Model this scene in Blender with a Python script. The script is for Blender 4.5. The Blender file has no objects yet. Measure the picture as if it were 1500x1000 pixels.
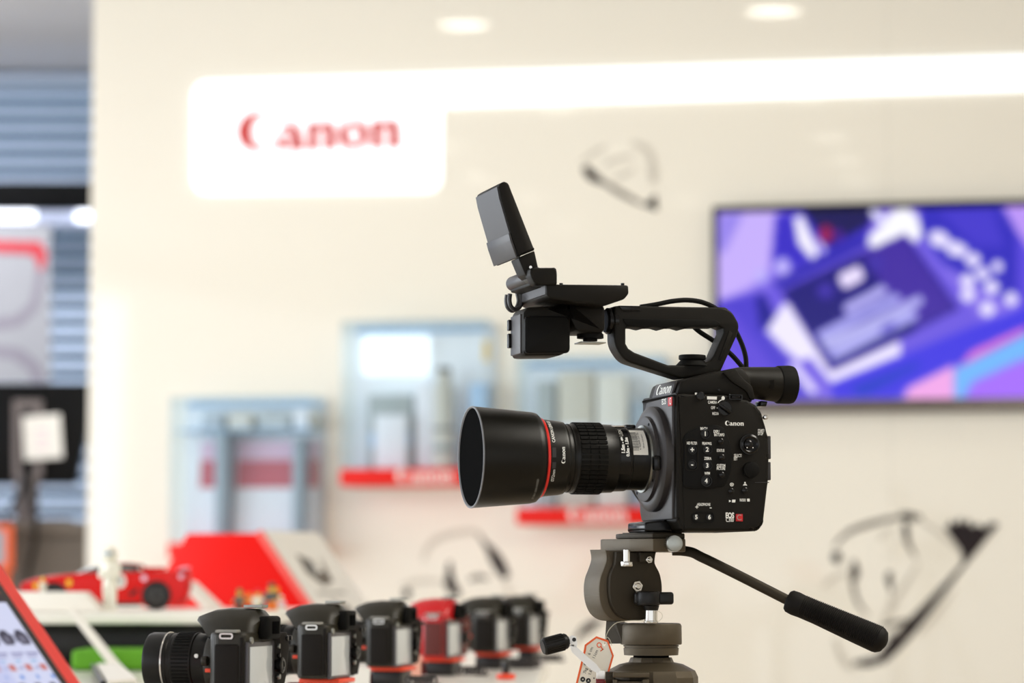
import bpy, bmesh, math, random
import numpy as np
from mathutils import Vector, Matrix
random.seed(7)
SC = bpy.context.scene
COL = SC.collection
R = math.radians
PI = math.pi

# ------------------------------------------------------------------ camera
F = 4200.0                                   # focal length in pixels of the 1500 px wide frame
PITCH = math.atan(345.0 / F)
EYE = Vector((0, 0, 1.10))
cd = bpy.data.cameras.new('camera')
cd.sensor_width = 36.0
cd.lens = F * 36.0 / 1500.0
cd.clip_start = 0.05
cd.clip_end = 100
cd.dof.use_dof = True
cd.dof.focus_distance = 3.14
cd.dof.aperture_fstop = 3.9
co = bpy.data.objects.new('camera', cd)
co.location = EYE
co.rotation_euler = (PI / 2 + PITCH, 0, 0)
COL.objects.link(co)
SC.camera = co

# ------------------------------------------------------------------ world, exposure, lights
SC.view_settings.view_transform = 'Standard'
SC.view_settings.look = 'None'
SC.view_settings.exposure = 0.47
SC.view_settings.gamma = 1.0
SC.view_settings.use_curve_mapping = False
SC.cycles.use_denoising = True
SC.cycles.max_bounces = 8
SC.cycles.transparent_max_bounces = 24
SC.cycles.sample_clamp_indirect = 6.0
w = bpy.data.worlds.new('world')
SC.world = w
w.use_nodes = True
wb = w.node_tree.nodes['Background']
wb.inputs[0].default_value = (0.93, 0.96, 1.0, 1)
wb.inputs[1].default_value = 1.08


def area(name, loc, target, sx, sy, power, color=(1, 1, 1), shape='RECTANGLE', spread=PI):
    l = bpy.data.lights.new(name, 'AREA')
    l.shape = shape
    l.size = sx
    if shape in ('RECTANGLE', 'ELLIPSE'):
        l.size_y = sy
    l.energy = power
    l.color = color
    l.spread = spread
    o = bpy.data.objects.new(name, l)
    o.location = loc
    d = Vector(target) - Vector(loc)
    o.rotation_euler = d.to_track_quat('-Z', 'Y').to_euler()
    COL.objects.link(o)
    return o


area('shop_window_daylight', (-4.4, 4.4, 1.55), (0, 3.6, 1.45), 6.0, 2.3, 128, (0.88, 0.94, 1.0))
area('street_daylight', (-2.2, 11.2, 4.3), (-2.2, 10.9, 0), 6.0, 0.7, 170, (0.92, 0.96, 1.0))
area('office_fill', (-2.4, 8.9, 2.92), (-2.4, 9.3, 0), 1.6, 0.5, 34, (0.92, 0.95, 1.0))  # added fill that brightens the blind and poster; no lamp known there
area('ceiling_fill', (1.75, 3.5, 2.93), (1.6, 4.2, 0), 1.2, 2.2, 84, (1.0, 0.95, 0.84))  # added unseen fill, kept clear of the wall's reflections


# ------------------------------------------------------------------ pixels to places
def ray(px, py):
    a, b = (px - 750.0) / F, (500.0 - py) / F
    return Vector((a, math.cos(PITCH) - math.sin(PITCH) * b, math.sin(PITCH) + math.cos(PITCH) * b))


def at(px, py, y):
    d = ray(px, py)
    return EYE + d * (y / d.y)


def hit(px, py, p, n):
    d = ray(px, py)
    return EYE + d * ((p - EYE).dot(n) / d.dot(n))


WY = R(10.0)
WU = Vector((math.cos(WY), -math.sin(WY), 0))
WN = Vector((-math.sin(WY), -math.cos(WY), 0))
WP = at(750, 500, 8.4)
UP = Vector((0, 0, 1))


def W(px, py, off=0.0):
    return hit(px, py, WP + WN * off, WN)


def wall_m(p):                               # frame on the wall: x along, y up, z out
    m = Matrix((WU, UP, WN)).transposed().to_4x4()
    m.translation = p
    return m


# ------------------------------------------------------------------ materials
def lin(c):
    return tuple((v / 255 / 12.92 if v / 255 <= 0.04045 else ((v / 255 + 0.055) / 1.055) ** 2.4) for v in c)


def M(name, rgb, rough=0.5, metal=0.0, spec=0.5, emit=0.0, bump=0.0, scale=400.0, vary=0.0, coat=0.0):
    m = bpy.data.materials.new(name)
    m.use_nodes = True
    nt = m.node_tree
    b = nt.nodes['Principled BSDF']
    c = (*lin(rgb), 1)
    b.inputs['Base Color'].default_value = c
    b.inputs['Roughness'].default_value = rough
    b.inputs['Metallic'].default_value = metal
    b.inputs['Specular IOR Level'].default_value = spec
    b.inputs['Coat Weight'].default_value = coat
    b.inputs['Coat Roughness'].default_value = 0.08
    if emit:
        b.inputs['Emission Color'].default_value = c
        b.inputs['Emission Strength'].default_value = emit
    if bump or vary:
        tc = nt.nodes.new('ShaderNodeTexCoord')
        nz = nt.nodes.new('ShaderNodeTexNoise')
        nz.inputs['Scale'].default_value = scale
        nz.inputs['Detail'].default_value = 3
        nt.links.new(tc.outputs['Object'], nz.inputs['Vector'])
        if bump:
            bp = nt.nodes.new('ShaderNodeBump')
            bp.inputs['Strength'].default_value = bump
            bp.inputs['Distance'].default_value = 0.0006
            nt.links.new(nz.outputs['Fac'], bp.inputs['Height'])
            nt.links.new(bp.outputs['Normal'], b.inputs['Normal'])
        if vary:
            mx = nt.nodes.new('ShaderNodeMixRGB')
            mx.blend_type = 'MULTIPLY'
            mx.inputs[1].default_value = c
            rp = nt.nodes.new('ShaderNodeValToRGB')
            rp.color_ramp.elements[0].color = (1 - vary, 1 - vary, 1 - vary, 1)
            rp.color_ramp.elements[1].color = (1, 1, 1, 1)
            mx.inputs[0].default_value = 1
            nt.links.new(nz.outputs['Fac'], rp.inputs[0])
            nt.links.new(rp.outputs[0], mx.inputs[2])
            nt.links.new(mx.outputs[0], b.inputs['Base Color'])
    return m


def glass_mat(name, tint, gloss=0.10):
    m = bpy.data.materials.new(name)
    m.use_nodes = True
    nt = m.node_tree
    nt.nodes.remove(nt.nodes['Principled BSDF'])
    out = nt.nodes['Material Output']
    t = nt.nodes.new('ShaderNodeBsdfTransparent')
    t.inputs[0].default_value = (*lin(tint), 1)
    g = nt.nodes.new('ShaderNodeBsdfGlossy')
    g.inputs['Roughness'].default_value = 0.03
    mx = nt.nodes.new('ShaderNodeMixShader')
    lw = nt.nodes.new('ShaderNodeLayerWeight')
    lw.inputs[0].default_value = 0.5
    pw = nt.nodes.new('ShaderNodeMath')
    pw.operation = 'POWER'
    pw.inputs[1].default_value = 4.0
    ma = nt.nodes.new('ShaderNodeMath')
    ma.operation = 'MULTIPLY_ADD'
    ma.inputs[1].default_value = 0.4
    ma.inputs[2].default_value = gloss * 0.3
    nt.links.new(lw.outputs['Facing'], pw.inputs[0])
    nt.links.new(pw.outputs[0], ma.inputs[0])
    nt.links.new(ma.outputs[0], mx.inputs[0])
    nt.links.new(t.outputs[0], mx.inputs[1])
    nt.links.new(g.outputs[0], mx.inputs[2])
    nt.links.new(mx.outputs[0], out.inputs[0])
    return m


def screen_mat(name, strength, attr='paint'):
    m = bpy.data.materials.new(name)
    m.use_nodes = True
    nt = m.node_tree
    b = nt.nodes['Principled BSDF']
    a = nt.nodes.new('ShaderNodeVertexColor')
    a.layer_name = attr
    b.inputs['Base Color'].default_value = (0.01, 0.01, 0.012, 1)
    b.inputs['Roughness'].default_value = 0.12
    b.inputs['Specular IOR Level'].default_value = 0.25
    nt.links.new(a.outputs[0], b.inputs['Emission Color'])
    b.inputs['Emission Strength'].default_value = strength
    return m


MT = dict(
    wall=M('cream_gloss_wall', (250, 244, 228), 0.04, vary=0.02, scale=1.5),
    wall_side=M('cream_wall_edge', (246, 240, 226), 0.5, vary=0.03, scale=3),
    floor=M('beige_floor_tiles', (190, 172, 148), 0.35, vary=0.12, scale=4),
    ceiling=M('ceiling_paint', (205, 205, 208), 0.8, vary=0.04, scale=6),
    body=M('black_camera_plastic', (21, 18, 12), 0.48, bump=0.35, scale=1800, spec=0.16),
    bodylit=M('black_plastic_lit_grey', (46, 43, 43), 0.42, bump=0.25, scale=1600),  # copy of the black plastic with window light put into its grey
    panel=M('dark_control_panel_plastic', (12, 11, 9), 0.55, bump=0.2, scale=1500, spec=0.14),
    rubber=M('black_rubber', (13, 12, 9), 0.7, bump=0.4, scale=1200, spec=0.15),
    gloss=M('glossy_black_plastic', (12, 11, 10), 0.22, vary=0.1, scale=60, spec=0.3),
    hood=M('matte_black_hood', (15, 13, 8), 0.33, bump=0.15, scale=2500, spec=0.24),
    flock=M('black_flocking', (4, 4, 4), 0.95, spec=0.03, bump=0.2, scale=3000),
    barrel=M('black_lens_barrel', (15, 13, 8), 0.34, bump=0.1, scale=2500, spec=0.28),
    rim=M('hood_rim_highlight', (120, 120, 122), 0.35, vary=0.1, scale=80),
    red=M('red_lens_ring', (235, 45, 35), 0.35, vary=0.05, scale=90),
    badge=M('red_badge', (205, 22, 30), 0.4, vary=0.05, scale=90),
    white=M('white_print', (245, 245, 238), 0.6, vary=0.03, scale=50),
    greyprint=M('grey_print', (150, 148, 140), 0.6, vary=0.03, scale=50),
    ink=M('black_print', (25, 24, 24), 0.6, vary=0.03, scale=50),
    paper=M('white_sticker_paper', (246, 243, 232), 0.6, vary=0.03, scale=120),
    steel=M('polished_steel', (215, 212, 205), 0.2, 1.0, vary=0.08, scale=120),
    brushed=M('brushed_steel', (170, 172, 165), 0.38, 1.0, vary=0.15, scale=300),
    bronze=M('bronze_grey_painted_metal', (84, 74, 57), 0.42, 0.45, bump=0.5, scale=2600),
    bronzedark=M('dark_bronze_metal', (54, 47, 35), 0.5, 0.35, bump=0.4, scale=2600, spec=0.3),
    tripodblack=M('black_knob_plastic', (18, 16, 14), 0.38, bump=0.2, scale=900, spec=0.3),
    foam=M('ribbed_black_foam', (18, 15, 11), 0.65, bump=0.3, scale=1500, spec=0.2),
    whitemetal=M('white_enamel_metal', (248, 248, 246), 0.25, vary=0.03, scale=80),
    maroon=M('maroon_plastic', (120, 20, 26), 0.4, vary=0.08, scale=80),
    tag=M('cream_tag_card', (246, 239, 222), 0.7, vary=0.04, scale=90),
    orange=M('orange_print', (250, 105, 45), 0.6, vary=0.04, scale=90),
    twine=M('pale_string', (205, 198, 175), 0.7, vary=0.1, scale=600),
    signwhite=M('backlit_white_acrylic', (244, 249, 252), 0.3, emit=0.6),
    signred=M('red_acrylic_letters', (214, 38, 26), 0.35, vary=0.05, scale=20),
    casered=M('red_case_base', (236, 28, 16), 0.5, spec=0.2, vary=0.06, scale=15),
    caseback=M('lit_case_panel', (247, 250, 252), 0.5, vary=0.04, scale=8),  # the bluish light inside the cases is put into this colour
    caseedge=M('blue_glass_edge', (150, 190, 222), 0.25, vary=0.08, scale=12),
    glass=glass_mat('clear_case_glass', (247, 251, 253)),
    cardwhite=M('white_card', (245, 246, 250), 0.6, vary=0.03, scale=20),
    cardred=M('dull_red_print', (205, 92, 104), 0.6, vary=0.06, scale=20),
    cardpink=M('pale_pink_print', (235, 200, 220), 0.6, vary=0.04, scale=20),
    slate=M('slate_grey_plastic', (158, 174, 184), 0.5, vary=0.1, scale=20),
    boxgrey=M('grey_carton', (176, 184, 182), 0.6, vary=0.1, scale=18),
    boxsand=M('sand_carton', (214, 208, 190), 0.6, vary=0.08, scale=18),
    boxblue=M('pale_blue_carton', (176, 208, 238), 0.6, vary=0.06, scale=18),
    yellow=M('yellow_plastic', (250, 200, 40), 0.4, vary=0.05, scale=40),
    lenswhite=M('off_white_lens_paint', (232, 228, 214), 0.4, vary=0.03, scale=40),
    lenscream=M('cream_lens_paint', (206, 201, 186), 0.4, vary=0.03, scale=40),
    tvframe=M('black_tv_bezel', (10, 10, 10), 0.35, spec=0.15, vary=0.1, scale=10),
    tvgrey=M('grey_tv_edge', (112, 102, 96), 0.3, 0.4, vary=0.1, scale=10),
    tvscreen=screen_mat('tv_picture', 0.74),
    kioskscreen=screen_mat('tablet_picture', 0.66),
    inkdark=M('dark_wall_ink', (30, 16, 20), 0.8, vary=0.25, scale=30),
    inkmid=M('grey_wall_ink', (128, 120, 110), 0.8, vary=0.2, scale=30),
    inklight=M('faint_wall_ink', (218, 211, 196), 0.8, vary=0.08, scale=30),
    table=M('white_table_laminate', (246, 243, 234), 0.25, vary=0.02, scale=5),
    tablemetal=M('grey_table_leg', (150, 150, 150), 0.35, 0.8, vary=0.1, scale=20),
    dslr=M('black_dslr_plastic', (36, 32, 20), 0.42, bump=0.3, scale=1400, spec=0.4),
    dslrgrip=M('black_grip_rubber', (22, 17, 12), 0.65, bump=0.5, scale=900, spec=0.2),
    dslrred=M('red_dslr_plastic', (196, 16, 22), 0.3, bump=0.1, scale=1400),
    dslrredgrip=M('dark_red_grip_rubber', (92, 28, 22), 0.6, bump=0.4, scale=900),
    lcd=M('lcd_glass_reflection', (196, 199, 200), 0.12, vary=0.04, scale=20),  # the bright reflection on the rear screens is put into this grey
    lcdframe=M('dark_lcd_frame', (70, 68, 72), 0.3, vary=0.1, scale=60),
    alarm=M('orange_red_alarm_plate', (240, 70, 32), 0.4, vary=0.05, scale=60),
    led=M('red_indicator_lamp', (255, 50, 20), 0.3, emit=1.2),
    coil=M('black_coiled_cable', (40, 32, 30), 0.5, vary=0.1, scale=90),
    price=M('white_price_card', (244, 240, 232), 0.6, vary=0.03, scale=40),
    pricepink=M('salmon_price_card', (240, 178, 156), 0.6, vary=0.05, scale=40),
    carred=M('red_car_paint', (222, 14, 8), 0.25, spec=0.3, vary=0.04, scale=30, coat=0.25),
    carblack=M('black_car_trim', (24, 22, 22), 0.35, vary=0.1, scale=60),
    carglass=M('dark_car_glass', (88, 92, 90), 0.12, vary=0.1, scale=30),
    rimgrey=M('grey_wheel_rim', (80, 80, 78), 0.35, 0.6, vary=0.1, scale=90),
    ivory=M('ivory_figure_plastic', (240, 235, 218), 0.4, vary=0.03, scale=50),
    redboard=M('bright_red_board', (240, 14, 2), 0.5, spec=0.15, vary=0.04, scale=12),
    rededge=M('pale_red_board_edge', (246, 84, 70), 0.4, vary=0.04, scale=20),
    whiteboard=M('white_display_board', (250, 246, 236), 0.4, vary=0.03, scale=9),
    green=M('grass_green_mat', (104, 176, 36), 0.8, vary=0.25, scale=120),
    kioskred=M('coral_red_tablet_frame', (240, 62, 52), 0.35, vary=0.03, scale=30),
    kioskblack=M('black_tablet_bezel', (48, 43, 40), 0.25, vary=0.08, scale=30),
    desk=M('taupe_desk_laminate', (112, 102, 92), 0.5, vary=0.1, scale=6),
    deskdark=M('dark_monitor_plastic', (12, 12, 13), 0.4, vary=0.15, scale=14, spec=0.15),
    monitorgrey=M('grey_monitor_stand', (122, 112, 110), 0.4, vary=0.1, scale=14),
    slat=M('blue_grey_blind_slat', (206, 220, 242), 0.5, vary=0.05, scale=6),
    slatshade=M('teal_slat_shade', (30, 62, 84), 0.7, vary=0.15, scale=2),
    beam=M('black_window_beam', (6, 6, 7), 0.6, spec=0.1, vary=0.1, scale=5),
    tubewhite=M('lit_tube', (240, 244, 255), 0.4, emit=1.6),
    trough=M('pale_blue_light_trough', (190, 198, 224), 0.5, vary=0.05, scale=8),
    poster=M('grey_white_poster', (160, 160, 166), 0.6, vary=0.08, scale=4),
    postergrey=M('grey_poster_print', (140, 134, 146), 0.6, vary=0.15, scale=8),
    posterred=M('red_poster_print', (196, 40, 54), 0.6, vary=0.1, scale=8),
    lampdisc=M('lit_downlight_disc', (255, 250, 236), 0.4, emit=14.0),
    lampdim=M('dimmer_lit_downlight_disc', (255, 250, 236), 0.4, emit=4.5),
    lampring=M('white_downlight_trim', (240, 240, 238), 0.4, vary=0.03, scale=20),
    skin=M('yellow_toy_skin', (246, 196, 60), 0.35, vary=0.04, scale=60),
    toygreen=M('green_toy_plastic', (20, 130, 70), 0.35, vary=0.05, scale=60),
    toyblue=M('blue_toy_plastic', (60, 50, 170), 0.35, vary=0.05, scale=60),
    toyorange=M('orange_toy_plastic', (246, 130, 24), 0.35, vary=0.05, scale=60),
    toybrown=M('brown_toy_plastic', (110, 60, 30), 0.35, vary=0.05, scale=60),
    toygrey=M('grey_toy_plastic', (90, 92, 90), 0.35, vary=0.05, scale=60),
    toyred=M('red_toy_plastic', (225, 30, 40), 0.35, vary=0.05, scale=60),
)


# ------------------------------------------------------------------ mesh helpers
I4 = Matrix.Identity(4)
SIDE = Matrix(((1, 0, 0, 0), (0, 0, -1, 0), (0, 1, 0, 0), (0, 0, 0, 1)))       # plane x,z seen from -y


def axis_m(p0, p1):                          # frame at p0 with x along p0->p1
    p0, p1 = Vector(p0), Vector(p1)
    x = (p1 - p0).normalized()
    h = UP if abs(x.z) < 0.95 else Vector((0, 1, 0))
    y = h.cross(x).normalized()
    z = x.cross(y)
    m = Matrix((x, y, z)).transposed().to_4x4()
    m.translation = p0
    return m


def catmull(pts, k=6, closed=False):
    pts = [Vector(p) for p in pts]
    n = len(pts)
    out = []
    for i in range(n if closed else n - 1):
        if closed:
            a, b, c, d = pts[i - 1], pts[i], pts[(i + 1) % n], pts[(i + 2) % n]
        else:
            a, b, c, d = pts[max(i - 1, 0)], pts[i], pts[i + 1], pts[min(i + 2, n - 1)]
        for j in range(k):
            t = j / k
            out.append(0.5 * ((2 * b) + (c - a) * t + (2 * a - 5 * b + 4 * c - d) * t * t + (3 * b - a - 3 * c + d) * t ** 3))
    if not closed:
        out.append(pts[-1])
    return out


def fillet(poly, r, k=4):                    # rounds the corners of a 2-D polygon
    out = []
    n = len(poly)
    for i in range(n):
        p, a, b = Vector(poly[i][:2]), Vector(poly[i - 1][:2]), Vector(poly[(i + 1) % n][:2])
        rr = poly[i][2] if len(poly[i]) > 2 else r
        da, db = (a - p), (b - p)
        t = min(rr, da.length * 0.48, db.length * 0.48)
        if t < 1e-6:
            out.append(p)
            continue
        s, e = p + da.normalized() * t, p + db.normalized() * t
        for j in range(k + 1):
            q = j / k
            out.append(s * (1 - q) ** 2 + p * 2 * q * (1 - q) + e * q * q)
    return out


def curve_mesh(loops, half, bev=0.0, seg=2):
    cu = bpy.data.curves.new('tmp', 'CURVE')
    cu.dimensions = '2D'
    cu.fill_mode = 'BOTH'
    for lp in loops:
        s = cu.splines.new('POLY')
        s.points.add(len(lp) - 1)
        for p, q in zip(s.points, lp):
            p.co = (q[0], q[1], 0, 1)
        s.use_cyclic_u = True
    cu.extrude = max(half - bev, 0)
    cu.bevel_depth = bev
    cu.bevel_resolution = seg
    cu.offset = -bev
    o = bpy.data.objects.new('tmp', cu)
    me = bpy.data.meshes.new_from_object(o)
    bpy.data.objects.remove(o)
    bpy.data.curves.remove(cu)
    return me


def text_mesh(s, size, depth=0.0, shear=0.0, xs=1.0, bold=0.0):
    cu = bpy.data.curves.new('tmp', 'FONT')
    cu.body = s
    cu.size = size
    cu.align_x = 'CENTER'
    cu.align_y = 'CENTER'
    cu.extrude = depth
    cu.shear = shear
    cu.offset = bold
    cu.resolution_u = 3
    o = bpy.data.objects.new('tmp', cu)
    me = bpy.data.meshes.new_from_object(o)
    bpy.data.objects.remove(o)
    bpy.data.curves.remove(cu)
    if xs != 1.0:
        me.transform(Matrix.Diagonal((xs, 1, 1, 1)))
    return me


INV = {}                                      # inverse frame of each thing that was placed in the world


class MB:
    def __init__(s):
        s.bm = bmesh.new()
        s.mi = 0

    def _merge(s, t, m=I4):
        for f in t.faces:
            f.material_index = s.mi
        me = bpy.data.meshes.new('t')
        t.to_mesh(me)
        t.free()
        me.transform(m)
        s.bm.from_mesh(me)
        bpy.data.meshes.remove(me)
        return s

    def mesh(s, me, m=I4):
        t = bmesh.new()
        t.from_mesh(me)
        bpy.data.meshes.remove(me)
        return s._merge(t, m)

    def box(s, c, size, bev=0.0, seg=2, m=I4):
        t = bmesh.new()
        bmesh.ops.create_cube(t, size=1)
        for v in t.verts:
            v.co = Vector((v.co.x * size[0] + c[0], v.co.y * size[1] + c[1], v.co.z * size[2] + c[2]))
        if bev:
            bmesh.ops.bevel(t, geom=list(t.edges), offset=bev, segments=seg, affect='EDGES', profile=0.5)
        return s._merge(t, m)

    def lathe(s, prof, m=I4, n=48, closed=False):          # prof: (x, r); axis +x of m
        t = bmesh.new()
        rings = []
        for x, r in prof:
            if r < 1e-6:
                rings.append([t.verts.new((x, 0, 0))])
            else:
                rings.append([t.verts.new((x, r * math.cos(2 * PI * i / n), r * math.sin(2 * PI * i / n))) for i in range(n)])
        prs = list(zip(rings, rings[1:])) + ([(rings[-1], rings[0])] if closed else [])
        for a, b in prs:
            for i in range(n):
                j = (i + 1) % n
                if len(a) == 1 and len(b) == 1:
                    continue
                if len(a) == 1:
                    t.faces.new((a[0], b[j], b[i]))
                elif len(b) == 1:
                    t.faces.new((a[i], a[j], b[0]))
                else:
                    t.faces.new((a[i], a[j], b[j], b[i]))
        if not closed:
            for r in (rings[0], rings[-1]):
                if len(r) > 1:
                    t.faces.new(r)
        return s._merge(t, m)

    def cyl(s, p0, p1, r0, r1=None, n=32, bev=0.0):
        r1 = r0 if r1 is None else r1
        L = (Vector(p1) - Vector(p0)).length
        if bev:
            pr = [(0, r0 - bev), (bev * 0.3, r0 - bev * 0.3), (bev, r0), (L - bev, r1), (L - bev * 0.3, r1 - bev * 0.3), (L, r1 - bev)]
        else:
            pr = [(0, r0), (L, r1)]
        return s.lathe(pr, axis_m(p0, p1), n)

    def prism(s, poly, c0, c1, bev=0.0, seg=2, m=I4):       # poly in x,y of m, from z=c0 to c1
        t = bmesh.new()
        a = [t.verts.new((p[0], p[1], c0)) for p in poly]
        b = [t.verts.new((p[0], p[1], c1)) for p in poly]
        t.faces.new(a)
        t.faces.new(b[::-1])
        n = len(poly)
        for i in range(n):
            t.faces.new((a[i], b[i], b[(i + 1) % n], a[(i + 1) % n]))
        bmesh.ops.recalc_face_normals(t, faces=t.faces)
        if bev:
            bmesh.ops.bevel(t, geom=list(t.edges), offset=bev, segments=seg, affect='EDGES', profile=0.5)
        return s._merge(t, m)

    def loft(s, rings, m=I4, cap=True):
        t = bmesh.new()
        rv = [[t.verts.new(p) for p in r] for r in rings]
        n = len(rv[0])
        for a, b in zip(rv, rv[1:]):
            for i in range(n):
                t.faces.new((a[i], a[(i + 1) % n], b[(i + 1) % n], b[i]))
        if cap:
            t.faces.new(rv[0])
            t.faces.new(rv[-1][::-1])
        return s._merge(t, m)

    def tube(s, pts, r, n=10, k=6, m=I4):
        P = catmull(pts, k) if k > 1 else [Vector(p) for p in pts]
        rings = []
        prev = None
        for i, p in enumerate(P):
            d = (P[min(i + 1, len(P) - 1)] - P[max(i - 1, 0)]).normalized()
            if prev is None:
                h = UP if abs(d.z) < 0.9 else Vector((1, 0, 0))
                prev = h.cross(d).normalized()
            prev = (prev - d * prev.dot(d)).normalized()
            q = d.cross(prev)
            rr = r if not callable(r) else r(i / (len(P) - 1))
            rings.append([p + (prev * math.cos(2 * PI * j / n) + q * math.sin(2 * PI * j / n)) * rr for j in range(n)])
        return s.loft(rings, m)

    def poly3(s, pts):                        # one flat face
        t = bmesh.new()
        t.faces.new([t.verts.new(p) for p in pts])
        return s._merge(t)

    def sphere(s, c, rx, ry=None, rz=None, m=I4, u=20, v=12):
        ry = ry or rx
        rz = rz or rx
        t = bmesh.new()
        bmesh.ops.create_uvsphere(t, u_segments=u, v_segments=v, radius=1)
        for q in t.verts:
            q.co = Vector((q.co.x * rx + c[0], q.co.y * ry + c[1], q.co.z * rz + c[2]))
        return s._merge(t, m)

    def build(s, name, mat, parent=None, world=True, sharp=35, tri=False, kind=None):
        bm = s.bm
        if parent is not None and world:
            bm.transform(INV[parent.name] if parent.name in INV else INV[parent.parent.name])
        bmesh.ops.remove_doubles(bm, verts=bm.verts, dist=1e-7)
        bmesh.ops.recalc_face_normals(bm, faces=bm.faces)
        ang = R(sharp)
        for f in bm.faces:
            f.smooth = True
        for e in bm.edges:
            if len(e.link_faces) != 2 or e.calc_face_angle(0) > ang:
                e.smooth = False
        me = bpy.data.meshes.new(name)
        bm.to_mesh(me)
        bm.free()
        for x in (mat if isinstance(mat, (list, tuple)) else [mat]):
            me.materials.append(x)
        o = bpy.data.objects.new(name, me)
        COL.objects.link(o)
        if parent is not None:
            o.parent = parent
        if kind:
            o['kind'] = kind
        return o


def tag(o, label, cat, group=None):
    o['label'] = label
    o['category'] = cat
    if group:
        o['group'] = group
    return o


def thing(name, label, cat, m=I4, group=None):
    o = bpy.data.objects.new(name, None)
    o.empty_display_size = 0.05
    if not isinstance(m, Matrix):
        m = Matrix.Translation(m)
    o.matrix_world = m
    COL.objects.link(o)
    INV[o.name] = m.inverted()
    return tag(o, label, cat, group)


def struct(o):
    o['kind'] = 'structure'
    return o


def dup(root, m, label=None):                 # a copy of a thing with its parts and sub-parts
    r = root.copy()
    COL.objects.link(r)
    r.matrix_world = m
    INV[r.name] = m.inverted()
    if label:
        r['label'] = label
    for ch in list(root.children):
        c = ch.copy()
        COL.objects.link(c)
        c.parent = r
        for g in ch.children:
            d = g.copy()
            COL.objects.link(d)
            d.parent = c
    return r


def circ(cx, cy, rx, ry=None, n=32, a0=0.0, a1=360.0):
    ry = rx if ry is None else ry
    full = abs(a1 - a0) >= 359.9
    k = n if full else n + 1
    return [(cx + rx * math.cos(R(a0 + (a1 - a0) * i / n)), cy + ry * math.sin(R(a0 + (a1 - a0) * i / n))) for i in range(k)]


def rrect(cx, cy, w_, h_, r, k=4):
    x, y = w_ / 2, h_ / 2
    return fillet([(cx - x, cy - y), (cx + x, cy - y), (cx + x, cy + y), (cx - x, cy + y)], r, k)


# the serif word on the sign, the cases and the cameras: a list of loop groups, unit cap height, width about 4.3
def wordmark():
    g = []
    C = circ(0.52, 0.5, 0.52, 0.5, 40, 52, 322)
    Ci = circ(0.65, 0.5, 0.31, 0.42, 40, 318, 48)
    g.append([C + Ci + [(0.80, 0.70), (0.88, 0.60), (0.93, 0.72)]])
    x = 1.02
    g.append([circ(x + 0.24, 0.20, 0.25, 0.205, 28), circ(x + 0.29, 0.20, 0.12, 0.115, 24)])
    g.append([[(x + 0.05, 0.56), (x + 0.16, 0.66), (x + 0.34, 0.71), (x + 0.52, 0.64), (x + 0.60, 0.48), (x + 0.72, 0.0), (x + 0.46, 0.0),
               (x + 0.38, 0.46), (x + 0.30, 0.57), (x + 0.20, 0.58), (x + 0.10, 0.50)]])
    for x in (1.84, 3.50):
        g.append([[(x, 0.0), (x + 0.25, 0.0), (x + 0.23, 0.30), (x + 0.25, 0.52), (x + 0.36, 0.56), (x + 0.43, 0.50), (x + 0.45, 0.3), (x + 0.43, 0.0),
                   (x + 0.70, 0.0), (x + 0.68, 0.3), (x + 0.68, 0.52), (x + 0.60, 0.68), (x + 0.46, 0.70), (x + 0.34, 0.65), (x + 0.25, 0.57),
                   (x + 0.25, 0.70), (x - 0.02, 0.66), (x + 0.02, 0.4)]])
    x = 2.64
    g.append([circ(x + 0.38, 0.345, 0.39, 0.36, 36), [(x + 0.38 + 0.15 * math.cos(t * PI / 14) - 0.05 * math.sin(t * PI / 14), 0.345 + 0.26 * math.sin(t * PI / 14)) for t in range(28)]])
    return g


def wordmark_mb(mb, width, m, half=0.0):
    k = width / 4.2
    sc = Matrix.Diagonal((k, k, 1, 1)) @ Matrix.Translation((-2.1, -0.40, 0))
    for loops in wordmark():
        mb.mesh(curve_mesh(loops, half), m @ sc)
    return mb


def picture(name, mat, nx, ny, fn, corner, ux, uy, parent, world=True):
    """a flat grid whose colour attribute is the printed or shown picture; fn(u, v) arrays -> rgb 0..255"""
    us, vs = np.meshgrid(np.linspace(0, 1, nx), np.linspace(0, 1, ny))
    rgb = np.clip(fn(us, vs), 0, 255) / 255.0
    rgb = np.where(rgb <= 0.04045, rgb / 12.92, ((rgb + 0.055) / 1.055) ** 2.4)
    vsx = [tuple(corner + ux * float(u) + uy * float(v)) for u, v in zip(us.ravel(), vs.ravel())]
    fs = [(j * nx + i, j * nx + i + 1, (j + 1) * nx + i + 1, (j + 1) * nx + i) for j in range(ny - 1) for i in range(nx - 1)]
    me = bpy.data.meshes.new(name)
    me.from_pydata(vsx, [], fs)
    if world:
        me.transform(INV[parent.name])
    a = me.color_attributes.new('paint', 'FLOAT_COLOR', 'POINT')
    a.data.foreach_set('color', np.concatenate([rgb.reshape(-1, 3), np.ones((nx * ny, 1))], 1).astype(np.float32).ravel())
    me.materials.append(mat)
    o = bpy.data.objects.new(name, me)
    COL.objects.link(o)
    o.parent = parent
    return o


def inside(x, y, poly):
    c = np.zeros(x.shape, bool)
    n = len(poly)
    for i in range(n):
        x0, y0 = poly[i]
        x1, y1 = poly[(i + 1) % n]
        if y0 == y1:
            continue
        k = ((y0 > y) != (y1 > y)) & (x < (x1 - x0) * (y - y0) / (y1 - y0) + x0)
        c ^= k
    return c


def blur(a, n):
    for _ in range(n):
        p = np.pad(a, ((1, 1), (1, 1)), mode='edge')
        a = (p[:-2, 1:-1] + p[2:, 1:-1] + p[1:-1, :-2] + p[1:-1, 2:] + 2 * p[1:-1, 1:-1]) / 6
    return a


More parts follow.
